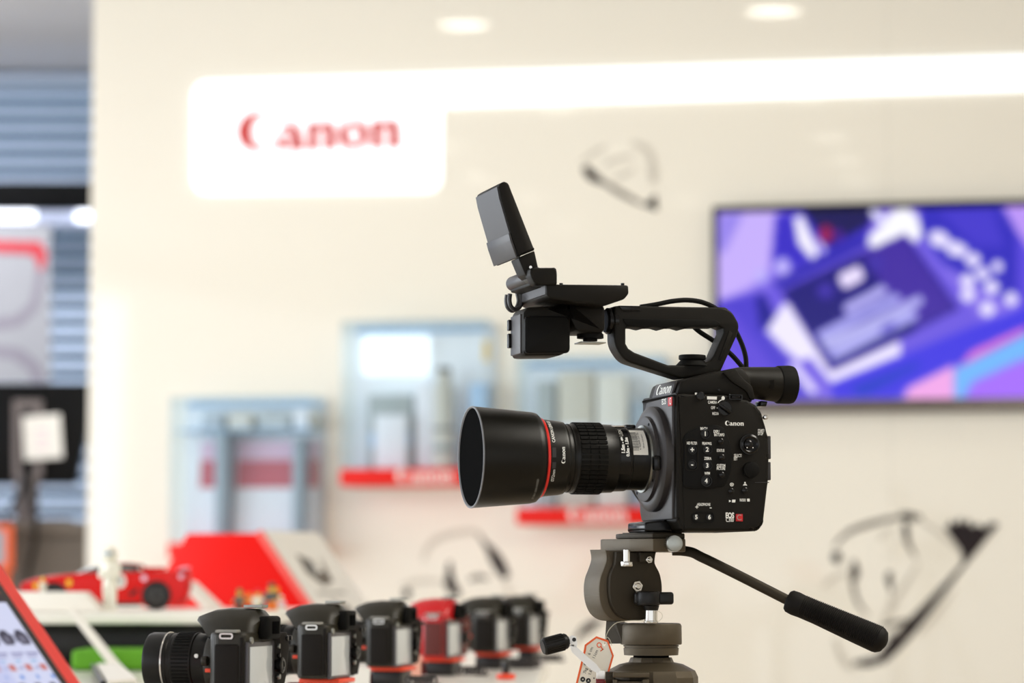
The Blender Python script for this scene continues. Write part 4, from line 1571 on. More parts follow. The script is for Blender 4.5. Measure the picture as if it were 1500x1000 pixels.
# zoom/aperture rings as fine grooves
for px0, px1, r in ((818, 822, 53.0), (829.5, 832, 50.4), (939.5, 941, 46.9), (950, 951.5, 46.6)):
    b = MB()
    q = prof([(px0, r), (px1, r)])
    b.lathe([(q[0][0], q[0][1] - 0.002), q[0], q[1], (q[1][0], q[1][1] - 0.002)], AX, 72, closed=True)
    b.build('ring', MT['barrel'], ln, world=False)
b = MB()
q = prof([(941.5, 46.7), (949.5, 46.7)])
for i in range(90):
    b.box(((q[0][0] + q[1][0]) / 2, 0, q[0][1] - 0.0003), (q[1][0] - q[0][0], 0.0011, 0.0010), 0, 1, AX @ Matrix.Rotation(2 * PI * i / 90, 4, 'X'))
b.build('grip_ring', MT['rubber'], ln, world=False)


def wrap(mb, me, xc, rr, ang, rot=0.0):
    """bends a flat mesh (x right, y up) round the lens; ang is measured from facing the viewer (0) up (+)"""
    me.transform(Matrix.Rotation(rot, 4, 'Z'))
    for v in me.vertices:
        a = ang + v.co.y / rr
        x = v.co.x
        v.co = Vector((xc + x, -rr * math.cos(a), AXZ + rr * math.sin(a)))
    mb.mesh(me)
    return mb


def strip(w_, h_, nx=2, ny=10):
    me = bpy.data.meshes.new('t')
    vs = [(-w_ / 2 + w_ * i / nx, -h_ / 2 + h_ * j / ny, 0) for j in range(ny + 1) for i in range(nx + 1)]
    fs = [(j * (nx + 1) + i, j * (nx + 1) + i + 1, (j + 1) * (nx + 1) + i + 1, (j + 1) * (nx + 1) + i) for j in range(ny) for i in range(nx)]
    me.from_pydata(vs, [], fs)
    return me


def lx(px, r):                                # x on the lens where the surface facing the viewer shows at column px
    return S(px, 671, -r).x


def lang(py, r):                              # angle round the lens where the surface shows at row py
    return math.asin(max(-1, min(1, (671 - py) * PX * 0.98 / r)))


r_ = prof([(809.5, 55.25)])[0][1] + 0.0005
b = MB()
k_ = 24 * PX / 4.2
for loops in wordmark():
    me = curve_mesh(loops, 0)
    me.transform(Matrix.Diagonal((k_, k_, 1, 1)) @ Matrix.Translation((-2.1, -0.4, 0)))
    wrap(b, me, ax(810), r_, lang(669, r_), PI / 2)
b.build('lettering', MT['white'], ln, world=False)
r_ = prof([(796, 56.6)])[0][1] + 0.0005
b = MB()
wrap(b, text_mesh('CANON LENS EF', 0.0048, 0, 0, 0.95, 0.0001), ax(796.5), r_, lang(631, r_), PI / 2)
b.build('lettering', MT['white'], ln, world=False)
b = MB()
wrap(b, text_mesh('\u00d872mm', 0.0046, 0, 0, 0.95), ax(796.5), r_, lang(699, r_), PI / 2)
b.build('lettering', MT['white'], ln, world=False)
b = MB()
for py, hh in ((663, 0.0075), (670, 0.0035), (684, 0.007)):
    wrap(b, strip(0.0042, hh), ax(796), r_, lang(py, r_))
b.build('print', MT['bodylit'], ln, world=False)
r_ = prof([(772, 67.5)])[0][1]
b = MB()
wrap(b, text_mesh('ET-78 II  LENS HOOD', 0.0034, 0, 0, 0.95), ax(772), r_ + 0.0004, lang(722, r_ + 0.002), PI / 2)
b.build('lettering', MT['greyprint'], ln, world=False)
# switch panel
r_ = prof([(900, 48.3)])[0][1]
b = MB()
wrap(b, strip(20 * PX, 0.062, 2, 16), ax(900), r_ + 0.0008, lang(655, r_))
sp_ = b.build('switch_panel', MT['gloss'], ln, world=False)
b = MB()
wrap(b, text_mesh('1.5m - \u221e', 0.0052, 0, 0, 1.0, 0.0003), ax(898.5), r_ + 0.0011, lang(653, r_), PI / 2)
b.build('lettering', MT['white'], sp_, world=False)
b = MB()
wrap(b, text_mesh('0.5m - 1.5m', 0.0046, 0, 0, 1.0, 0.0003), ax(905), r_ + 0.0011, lang(655, r_), PI / 2)
b.build('lettering', MT['white'], sp_, world=False)
b = MB()
wrap(b, text_mesh('USM', 0.006, 0, 0, 1.0, 0.0002), ax(899), r_ + 0.0011, lang(635, r_), PI / 2)
b.build('lettering', MT['greyprint'], sp_, world=False)
b = MB()
b.box((ax(900), -r_ * 0.25, AXZ + r_ * 0.968), (0.0145, 0.012, 0.0018), 0.0006)
b.build('top_window', MT['steel'], ln, world=False)
b = MB()
b.box((ax(922), 0.002, AXZ + r_ * 0.955), (0.012, 0.016, 0.006), 0.002)
b.build('lock_switch', MT['gloss'], ln, world=False)
# barcode sticker
r_ = prof([(923, 45.6)])[0][1] + 0.0004
b = MB()
wrap(b, strip(25 * PX / math.cos(TH), 0.0345, 4, 16), ax(923), r_, lang(645, r_))
st_ = b.build('sticker', MT['paper'], ln, world=False)
b = MB()
y_ = -0.0125
rnd = random.Random(3)
while y_ < 0.013:
    t_ = rnd.choice((0.0003, 0.0005, 0.0008))
    me = strip(0.0085, t_, 2, 2)
    me.transform(Matrix.Translation((0, y_ + t_ / 2, 0)))
    wrap(b, me, ax(917), r_ + 0.0003, lang(645, r_))
    y_ += t_ + rnd.choice((0.0007, 0.0010))
wrap(b, text_mesh('4 960999 214 726', 0.0032, 0, 0, 1), ax(924.5), r_ + 0.0003, lang(645, r_), PI / 2)
wrap(b, text_mesh('180mm f/3.5 macro', 0.0024, 0, 0, 1), ax(929.5), r_ + 0.0003, lang(646, r_), PI / 2)
b.build('barcode', MT['ink'], st_, world=False)
b = MB()
r_ = prof([(948, 46.5)])[0][1]
a_ = lang(647.5, r_)
b.sphere((ax(947.5), -r_ * math.cos(a_), AXZ + r_ * math.sin(a_)), 0.0020, m=I4, u=14, v=8)
b.build('mount_dot', MT['red'], ln, world=False)

# ================================================================== the tripod
TP = at(953, 1000, 3.15)
tp_ = thing('tripod', 'bronze grey tripod with fluid head, pan handle and crank, carrying the cinema camera', 'tripod', (TP.x, 3.16, 0))


def plan(mb, pts, z0, z1, bev=0.0, rad=0.0):
    q = [((v := at(px, 800, Y)).x, Y) for px, Y in pts]
    if rad:
        q = fillet(q, rad)
    return mb.prism(q, z0, z1, bev)


def zz(py, Y=3.13):
    return at(950, py, Y).z


ZP = (SUBJ @ Vector((0, 0, S(1000, 778, YN).z))).z          # the underside of the camera
z_top = ZP - 0.0004
zb = zz(788.4)
b = MB()
plan(b, [(902, 3.17), (906, 3.15), (956, 3.105), (1003, 3.120), (1003, 3.19), (990, 3.21), (915, 3.215)], zb, z_top - 0.0012, 0.0012)
plan(b, [(912, 3.165), (958, 3.115), (999, 3.128), (999, 3.185), (988, 3.2), (922, 3.205)], z_top - 0.002, z_top, 0.0)
b.build('quick_release_plate', MT['bronzedark'], tp_)
b = MB()
z0 = zz(807.6, 3.11)
plan(b, [(879.5, 3.175), (881, 3.165), (922.5, 3.122), (956.6, 3.095), (1004, 3.112), (1004, 3.21), (985, 3.228), (905, 3.228)], z0, zb - 0.0004, 0.0014)
b.build('plate_clamp', MT['bronze'], tp_)


def cylpx(mb, a, b_, r0, r1=None, n=32, bev=0.0):
    return mb.cyl(at(*a), at(*b_), r0 * PX, (r0 if r1 is None else r1) * PX, n, bev)


b = MB()
p0, p1 = at(989, 796, 3.085), at(982.5, 796.3, 3.11)
d_ = (p1 - p0).normalized()
b.cyl(p0, p1, 11.3 * PX, n=48, bev=0.0006)
b.cyl(p1, p1 + d_ * 0.02, 6 * PX, n=24)
kn = b.build('clamp_knob', MT['brushed'], tp_)
b = MB()
am = axis_m(p0 + d_ * 0.002, p1)
for i in range(48):
    b.box(((p1 - p0).length * 0.42, 0, 11.3 * PX), ((p1 - p0).length * 0.75, 0.0007, 0.0006), 0, 1, am @ Matrix.Rotation(2 * PI * i / 48, 4, 'X'))
b.build('knurling', MT['steel'], kn)

# tilt body: a disc with a neck, turned a little
TB = Matrix.Translation(at(932, 865, 3.125)) @ Matrix.Rotation(R(24), 4, 'Z')
TBI = TB.inverted()
TBN = TB.to_3x3() @ Vector((0, 1, 0))


def T(px, py, c=0.0):
    q = TBI @ hit(px, py, TB @ Vector((0, c, 0)), TBN)
    return (q.x, q.z)


b = MB()
pf0 = [(903, 808), (902, 819), (901, 827), (896, 838), (893.5, 850), (893.5, 868), (897, 886), (905, 899), (916, 906), (940, 908), (955, 902), (964, 890), (969.5, 872), (970, 856),
      (967, 840), (961, 828), (959.5, 822), (961, 811), (962, 808)]
pf = [(v.x, v.y) for v in catmull([Vector((x, y, 0)) for x, y in pf0], 4)]
q = [T(x, y, 0.0) for x, y in pf]
b.prism(q, 0.0, 0.030, 0.0016, 2, TB @ XZ)
tb = b.build('tilt_housing', MT['bronzedark'], tp_)
b = MB()
q = [(v.x, v.y) for v in catmull([Vector((*T(x, y, 0.006), 0)) for x, y in [(888, 806), (889.5, 814), (889, 822), (885, 834), (880.5, 846), (878.5, 862), (880.5, 882), (888, 899), (900, 908), (912, 910)]], 5)] + [T(930, 909, 0.006), T(930, 806, 0.006)]
b.prism(q, 0.0075, 0.048, 0.002, 2, TB @ XZ)
b.build('tilt_cover', MT['bronze'], tp_)
b = MB()
c0 = Vector((*T(876, 879, 0.03),))
b.cyl(TB @ Vector((c0[0] + 0.012, 0.03, c0[1])), TB @ Vector((c0[0] - 0.006, 0.03, c0[1])), 0.0085, n=24, bev=0.0015)
b.build('side_bolt', MT['bronzedark'], tp_)
b = MB()
b.cyl(at(918, 829.5, 3.108), at(918, 822, 3.108), 9 * PX, n=30, bev=0.0006)
b.cyl(at(918, 822, 3.108), at(918, 805, 3.108), 5 * PX, n=24)
b.build('drag_screw', MT['steel'], tp_)
b = MB()
p0 = TB @ Vector((T(945, 816, -0.003)[0], -0.003, T(945, 816, -0.003)[1]))
b.box((0, 0, 0), (0.016, 0.008, 0.0105), 0.0008, 2, Matrix.Translation(p0) @ Matrix.Rotation(R(24), 4, 'Z'))
b.build('stop_block', MT['bronzedark'], tp_)


def nut(mb, px, py, c, r, h):
    x, z = T(px, py, c - h)
    mm_ = TB @ Matrix.Translation((x, c, z)) @ Matrix(((0, 1, 0, 0), (-1, 0, 0, 0), (0, 0, 1, 0), (0, 0, 0, 1)))
    hexm = TB @ Matrix.Translation((x, c, z)) @ SIDE
    mb.prism(circ(0, 0, r, None, 6, 10, 370), 0, h, 0.0004, 1, hexm)
    mb.lathe([(h * 0.8, r * 0.58), (h * 1.25, r * 0.55), (h * 1.45, r * 0.4), (h * 1.45, 0)], mm_, 20)
    return mb


b = MB()
nut(b, 934.5, 858.4, 0.0, 8.6 * PX, 0.0035)
b.build('hex_nut', MT['steel'], tp_)
b = MB()
nut(b, 951.5, 819.5, -0.006, 5.6 * PX, 0.0045)
b.build('cap_screw', MT['steel'], tp_)
# pan base
b = MB()
c_ = at(954, 928, 3.15)
ztop, zbot = zz(913, 3.12), zz(944.6, 3.12)
b.lathe([(0, 0.030), (0.0, 44 * PX), (0.0012, 45 * PX), (ztop - zbot - 0.003, 44.6 * PX), (ztop - zbot - 0.0006, 43 * PX), (ztop - zbot, 40 * PX), (ztop - zbot, 0)], Matrix.Translation((c_.x, 3.155, zbot)) @ Matrix.Rotation(-PI / 2, 4, 'Y'), 64)
b.build('pan_base', MT['bronze'], tp_)
b = MB()
v = [at(886, 942.4, 3.16), at(889, 893, 3.16), at(891.5, 891, 3.155), at(902, 912, 3.148), at(912, 914, 3.145), at(912, 942.4, 3.145)]
v2 = [p + Vector((0.012, 0.05, 0)) for p in v]
b.loft([v, v2])
b.build('bracket', MT['bronzedark'], tp_)
z1 = zz(945.2, 3.13)
z2 = zz(960, 3.13)
b = MB()
h_ = z1 - z2
b.lathe([(0, 39.5 * PX), (h_ * .72, 40.4 * PX), (h_ * .74, 39 * PX), (h_ * .84, 39 * PX), (h_ * .86, 40.4 * PX), (h_, 40.4 * PX)], Matrix.Translation((c_.x, 3.155, z2)) @ Matrix.Rotation(-PI / 2, 4, 'Y'), 64)
b.build('base_ring', MT['bronze'], tp_)
z3 = zz(967, 3.13)
b = MB()
b.cyl((c_.x, 3.155, z3 - 0.01), (c_.x, 3.155, z2 + 0.001), 26 * PX, n=40)
b.build('neck', MT['flock'], tp_)
# wing knob on its steel stud
b = MB()
cx = at(954, 900, 3.105)
b.cyl(at(953.5, 912.5, 3.118), at(953.5, 908.5, 3.118), 10.2 * PX, n=32, bev=0.0006)
b.cyl(at(953.5, 908.5, 3.118), at(953.5, 893.5, 3.118), 9.3 * PX, n=32)
b.build('stud', MT['steel'], tp_)
b = MB()
b.cyl(at(953.5, 893.8, 3.118), at(953.5, 886, 3.118), 10.5 * PX, 12 * PX, 32, 0.0008)
b.cyl(at(949, 886.5, 3.118), at(949, 866, 3.118), 18 * PX, n=32, bev=0.002)
c2 = at(955, 876, 3.118)
for s_, L_ in ((-1, 0.020), (1, 0.024)):
    b.box((s_ * L_ / 2 * 1.0, 0, 0), (L_, 0.0085, 0.0135), 0.003, 3, Matrix.Translation(c2) @ Matrix.Rotation(R(12), 4, 'Z'))
b.build('wing_knob', MT['tripodblack'], tp_)
# shoulder with its crank housing
zs1, zs2 = zz(964.5, 3.14), zz(985, 3.11)
b = MB()
n8 = 12


def ngon(r, z, n=n8, rot=0.0, ex=1.0):
    return [Vector((c_.x + r * ex * math.cos(2 * PI * i / n + rot), 3.155 + r * math.sin(2 * PI * i / n + rot), z)) for i in range(n)]


b.loft([ngon(30 * PX, zs1 + 0.001), ngon(33 * PX, zs1 - 0.004), ngon(44 * PX, zs2 + 0.008, ex=1.05), ngon(61 * PX, zs2 + 0.001, ex=1.05), ngon(64 * PX, zs2 - 0.006, ex=1.07), ngon(64 * PX, zs2 - 0.05, ex=1.07)])
b.build('shoulder', MT['bronze'], tp_, sharp=18)
b = MB()
q0, q1 = at(898, 984.5, 3.085), at(951, 1030, 3.085)
zmid = (q0.z + q1.z) / 2
sl0, sl1 = at(904, 992, 3.085), at(941, 998, 3.085)
b.box(((q0.x + q1.x) / 2, 3.105, q0.z - 0.0028), (q1.x - q0.x, 0.045, 0.0056), 0.0012)
b.box(((q0.x + sl0.x) / 2, 3.105, zmid - 0.004), (sl0.x - q0.x, 0.045, 0.026), 0.0008)
b.box(((q1.x + sl1.x) / 2, 3.105, zmid - 0.004), (q1.x - sl1.x, 0.045, 0.026), 0.0008)
b.box(((q0.x + q1.x) / 2, 3.107, zmid - 0.006), (q1.x - q0.x, 0.041, 0.026), 0.0008)
b.build('crank_housing', MT['bronze'], tp_)
# crank
b = MB()
cyl0, cyl1 = at(887, 993, 3.10), at(901, 993, 3.10)
b.cyl(cyl0, cyl1, 9.5 * PX, n=28, bev=0.001)
b.build('crank_collar', MT['bronzedark'], tp_)
b = MB()
b.cyl(at(873.5, 988.5, 3.10), at(886, 988.5, 3.10), 6.5 * PX, n=24, bev=0.001)
b.loft([[at(834 + a, 931 + b_, 3.096 + c) for a, b_ in ((-1, 2), (4, -1), (10, 1), (12, 12), (10, 17), (2, 14))] for c in (0, 0.005)])
b.loft([[at(x, y, 3.096 + c) for x, y in ((834, 944), (841, 944), (874, 973), (880, 981), (876, 986), (866, 981), (838, 955))] for c in (0, 0.005)])
ck = b.build('crank_arm', MT['whitemetal'], tp_)
b = MB()
b.cyl(at(841, 936.5, 3.0955), at(841, 936.5, 3.0965), 0.0022, n=12)
b.build('pin', MT['ink'], ck)
b = MB()
b.cyl(at(873, 998, 3.10), at(886, 998, 3.10), 5.2 * PX, n=24, bev=0.0008)
b.build('crank_hub', MT['maroon'], ck)
b = MB()
k0, k1 = at(833, 937.5, 3.10), at(797, 947, 3.092)
b.cyl(k0, k0 + (k1 - k0) * 0.1, 6 * PX, n=20)
b.lathe([(0.0, 0.0072), (0.002, 0.0085), (0.006, 0.0088), ((k1 - k0).length - 0.002, 0.0092), ((k1 - k0).length, 0.0078)], axis_m(k0 + (k1 - k0) * 0.06, k1), 32)
kk = b.build('crank_knob', MT['tripodblack'], ck)
b = MB()
am = axis_m(k0, k1)
for i in range(22):
    b.box(((k1 - k0).length * 0.6, 0, 0.0091), ((k1 - k0).length * 0.72, 0.0012, 0.0009), 0, 1, am @ Matrix.Rotation(2 * PI * i / 22, 4, 'X'))
b.build('crank_knob_ribs', MT['tripodblack'], ck)
# pan handle
b = MB()
b.tube([at(985, 806, 3.165), at(1000, 806.5, 3.165), at(1014, 809, 3.16), at(1027, 815.5, 3.155), at(1045, 824, 3.15), at(1100, 851.5, 3.14), at(1162, 883, 3.13)], 0.0056, 16, 4)
b.build('pan_rod', MT['bronzedark'], tp_)
g0, g1 = at(1153, 878.5, 3.13), at(1299, 942, 3.10)
GL = (g1 - g0).length
b = MB()
b.lathe([(0, 0.006), (0.0005, 0.0105), (0.003, 0.0125), (0.010, 0.0132), (0.018, 0.0126), (GL * 0.30, 0.0125), (GL * 0.7, 0.0142), (GL * 0.9, 0.0148), (GL - 0.008, 0.0142), (GL - 0.003, 0.011), (GL, 0.004), (GL, 0)],
        axis_m(g0, g1), 40)
pg = b.build('pan_grip', MT['foam'], tp_)
b = MB()
am = axis_m(g0, g1)
i = 0
xx = GL * 0.16
while xx < GL * 0.92:
    u = xx / GL
    r0 = 0.0126 + (0.0148 - 0.0126) * min(max((u - 0.2) / 0.65, 0), 1)
    for s_ in (1,):
        ring = []
        for j in range(13):
            a = R(-75 + 150 * j / 12) + R(52)
            ring.append((a, r0))
        rA = [Vector((xx - 0.0006, (r0 - 0.0003) * math.sin(a) * -1, (r0 - 0.0003) * math.cos(a))) for a, _ in ring]
        rB = [Vector((xx, (r0 + 0.0007) * math.sin(a) * -1, (r0 + 0.0007) * math.cos(a))) for a, _ in ring]
        rC = [Vector((xx + 0.0006, (r0 - 0.0003) * math.sin(a) * -1, (r0 - 0.0003) * math.cos(a))) for a, _ in ring]
        for A_, B_ in ((rA, rB), (rB, rC)):
            t_ = bmesh.new()
            va = [t_.verts.new(p) for p in A_]
            vb = [t_.verts.new(p) for p in B_]
            for j in range(12):
                t_.faces.new((va[j], va[j + 1], vb[j + 1], vb[j]))
            b._merge(t_, am)
    xx += 0.0021
b.build('pan_grip_ribs', MT['foam'], tp_)
# column and legs down to the floor
b = MB()
b.cyl((c_.x, 3.155, 0.45), (c_.x, 3.155, zs2 - 0.03), 0.014, n=28)
b.build('column', MT['bronzedark'], tp_)
for a in (80, 200, 320):
    top = Vector((c_.x + 0.05 * math.cos(R(a)), 3.155 + 0.05 * math.sin(R(a)), zs2 - 0.045))
    ft = Vector((c_.x + 0.46 * math.cos(R(a)), 3.155 + 0.46 * math.sin(R(a)), 0.012))
    b = MB()
    mid = top + (ft - top) * 0.5
    b.cyl(top, mid, 0.014, n=20, bev=0.002)
    b.cyl(mid, ft, 0.0105, n=20)
    lg = b.build('leg', MT['bronze'], tp_)
    b = MB()
    b.sphere(ft, 0.0155, 0.0155, 0.012)
    b.build('rubber_foot', MT['rubber'], lg)
    b = MB()
    b.cyl(mid + (top - mid).normalized() * 0.02, mid - (top - mid).normalized() * 0.02, 0.019, n=20, bev=0.003)
    b.build('leg_clamp', MT['tripodblack'], lg)

# swing tag on its string
TG = 3.115
tg = thing('swing_tag', 'cream paper tag with an orange border hanging behind the white crank arm', 'tag', at(875, 960, TG))


def tgp(pts, Y):
    return [((v := at(x, y, Y)).x, v.z) for x, y in pts]


tv_ = [(873.5, 931.5), (891, 937.5), (899.2, 960), (893.5, 980), (884, 1018), (838, 1014), (843.5, 1000), (855, 953), (856.5, 944)]
tin = [(873.8, 934.6), (889.2, 940), (896.4, 960), (890.8, 980), (881.5, 1015), (842, 1011), (846.5, 1000), (858, 953.5), (859.2, 945.6)]
XZW = Matrix(((1, 0, 0, 0), (0, 0, 1, 0), (0, 1, 0, 0), (0, 0, 0, 1)))
b = MB()
hole_ = tgp(circ(885, 943.5, 2.2, 2.6, 14), TG)
b.mesh(curve_mesh([tgp(tv_, TG), hole_], 0.0004), Matrix.Translation((0, TG, 0)) @ XZW)
b.build('card', MT['tag'], tg)
b = MB()
b.mesh(curve_mesh([tgp(tv_, TG), tgp(tin, TG)], 0.0), Matrix.Translation((0, TG - 0.0007, 0)) @ XZW)
b.mesh(curve_mesh([tgp(circ(877.6, 944.4, 3.6, 4.0, 22), TG), tgp(circ(877.6, 944.4, 2.3, 2.6, 22), TG)], 0.0), Matrix.Translation((0, TG - 0.0007, 0)) @ XZW)
for q in ([(879.5, 947), (881, 946), (883.8, 951), (882.4, 952)], [(879, 952.6), (884, 949.6), (884.4, 950.8), (879.6, 954)]):
    b.mesh(curve_mesh([tgp(q, TG)], 0.0), Matrix.Translation((0, TG - 0.0007, 0)) @ XZW)
b.build('border_print', MT['orange'], tg)
b = MB()


def tag_text(s, px, py, h, rot, mat=None):
    p = at(px, py, TG - 0.0008)
    b.mesh(text_mesh(s, h), Matrix.Translation(p) @ SIDE @ Matrix.Rotation(R(rot), 4, 'Z'))


tag_text('6 cm', 865, 953, 0.0046, 66)
tag_text('11cm', 872, 958, 0.0046, 66)
tag_text('7kg', 857.5, 982, 0.0046, 72)
tag_text('1.6kg', 865.5, 982, 0.0046, 72)
for x, y in ((853.6, 994.6), (861.8, 996.6), (858.5, 970.5), (870, 993)):
    rr = 3.6 if x < 868 else 1.0
    b.mesh(curve_mesh([tgp(circ(x, y, rr, rr * 1.05, 20), TG)] + ([tgp([(x - 1.5, y + 1), (x + 0.4, y - 1.8), (x + 1.6, y + 0.8)], TG)] if rr > 2 else []), 0), Matrix.Translation((0, TG - 0.0008, 0)) @ XZW)
b.build('print', MT['ink'], tg)
b = MB()
b.tube([at(885, 943.5, TG - 0.001), at(888.4, 930, 3.118), at(893, 921, 3.115), at(902, 912.5, 3.112), at(915, 909.5, 3.1125), at(930, 908.5, 3.112), at(944, 909.3, 3.108), at(954, 911.2, 3.104)], 0.00045, 6, 5)
b.tube([at(885, 943.5, TG + 0.001), at(889, 933, 3.119), at(893.5, 937.5, TG - .001), at(896, 945, TG - .001)], 0.0004, 6, 5)
b.tube([at(962, 894, 3.105), at(969, 898, 3.105), at(970, 904, 3.105), at(965, 909.5, 3.105), at(960, 910, 3.106)], 0.0003, 6, 5)
b.build('string', MT['twine'], tg)


# ================================================================== the display table and what stands on it
class Fr:                                     # an upright frame turned by yaw; p() finds where a picture point meets its plane y=c
    def __init__(s, o, yaw):
        s.m = Matrix.Translation(o) @ Matrix.Rotation(R(yaw), 4, 'Z')
        s.i = s.m.inverted()
        s.n = s.m.to_3x3() @ Vector((0, 1, 0))

    def p(s, px, py, c=0.0):
        return s.i @ hit(px, py, s.m @ Vector((0, c, 0)), s.n)

    def q(s, pts, c=0.0):
        return [((v := s.p(a[0], a[1], c)).x, v.z, *a[2:]) for a in pts]


TZ = 0.95
tab = thing('display_table', 'long white display table carrying the row of digital cameras', 'table', (-0.6, 4.0, 0))
b = MB()
b.prism(fillet([(-0.005, 2.55), (0.068, 5.42), (-1.75, 5.42), (-1.75, 2.55)], 0.07, 6), TZ - 0.03, TZ, 0.003)
b.build('tabletop', MT['table'], tab)
for x, y in ((-0.1, 2.7), (-0.02, 5.25), (-1.65, 2.7), (-1.65, 5.25)):
    b = MB()
    b.box((x, y, (TZ - 0.03) / 2), (0.06, 0.06, TZ - 0.0302), 0.004)
    b.build('leg', MT['tablemetal'], tab)

# raised white shelf at the back of the table
RZ = 1.043
rs = thing('raised_shelf', 'raised white shelf with a rounded end, under the red toy car and the toy figures', 'shelf', (-0.9, 5.0, TZ))
b = MB()
xe = at(421, 905, 4.9).x
b.prism(fillet([(-1.7, 4.72), (xe, 4.72, 0.10), (xe + 0.02, 5.38, 0.10), (-1.7, 5.38)], 0.02, 8), RZ - 0.02, RZ, 0.004, 3)
b.build('shelf_board', MT['whiteboard'], rs)
b = MB()
b.box((-0.95, 5.1, (TZ + RZ - 0.02) / 2), (1.1, 0.5, RZ - 0.0202 - TZ), 0.003)
b.build('gap_shade_plinth', MT['carblack'], rs)  # shelf support, black to stand in for the shaded gap below
b = MB()
FS = Fr(at(140, 930, 4.605), 0)
b.prism([(v[0], v[1]) for v in FS.q([(98, 893), (112, 893), (184, 982), (166, 982)])], -0.006, 0.006, 0.001, 1, FS.m @ XZW)
b.build('brace', MT['whiteboard'], rs)

# green mat and paper at the near side
gm = thing('green_mat', 'grass green mat lying on the white table beside the tablet', 'mat', at(170, 965, 4.62))
b = MB()
x0, x1 = at(104, 970, 4.62).x, at(250, 970, 4.62).x
zg = at(170, 951, 4.62).z
b.box(((x0 + x1) / 2, 4.71, (TZ + zg) / 2 + 0.0005), (x1 - x0, 0.18, zg - TZ - 0.001), 0.008, 3)
b.build('mat_pad', MT['green'], gm)
pc = thing('paper_leaflet', 'white paper leaflet with a black spine lying on the table before the green mat', 'leaflet', at(160, 990, 4.0))
b = MB()
FL = [at(142, 975, 4.15), at(176, 975, 4.12), at(200, 998, 3.85), at(158, 1001, 3.85)]
zl = 0.962
FL = [EYE + (p - EYE) * ((zl - EYE.z) / (p - EYE).z) for p in FL]
b.loft([[p for p in FL], [p + Vector((0, 0, 0.004)) for p in FL]])
b.build('sheets', MT['price'], pc)
b = MB()
b.tube([FL[0] + Vector((-0.006, 0, 0.0)), FL[3] + Vector((-0.006, 0, 0.0))], 0.004, 8, 1)
b.build('spine', MT['carblack'], pc)
b = MB()
for p in FL:
    b.box(p + Vector((0, 0.0, (TZ - zl) / 2)), (0.004, 0.004, zl - TZ), 0)
b.build('clear_foot', MT['price'], pc)

# ---- digital cameras on alarm stands ------------------------------------


def make_stand(m, label):
    t = thing('alarm_stand', label, 'stand', m, 'alarm stands under the digital cameras')
    b = MB()
    b.box((0.004, -0.006, 0.024), (0.052, 0.066, 0.0056), 0.0015)
    b.build('alarm_plate', MT['alarm'], t, world=False)
    b = MB()
    b.box((0.004, -0.006, 0.0108), (0.042, 0.054, 0.0212), 0.003)
    b.build('base', MT['carblack'], t, world=False)
    b = MB()
    b.cyl((-0.030, -0.026, 0.001), (-0.030, -0.026, 0.022), 0.013, 0.011, 24, 0.002)
    sb_ = b.build('sensor', MT['maroon'], t, world=False)
    b = MB()
    b.sphere((-0.030, -0.037, 0.014), 0.0035, u=12, v=8)
    b.build('indicator_lamp', MT['led'], sb_, world=False)
    b = MB()
    pts = []
    for i in range(84):
        a = i * PI / 6
        u = i / 83
        pts.append((0.040 + 0.045 * u + 0.006 * math.cos(a), -0.050 - 0.018 * u, 0.009 + 0.006 * math.sin(a)))
    b.tube(pts, 0.0016, 6, 1)
    b.build('coiled_cable', MT['coil'], t, world=False)
    return t


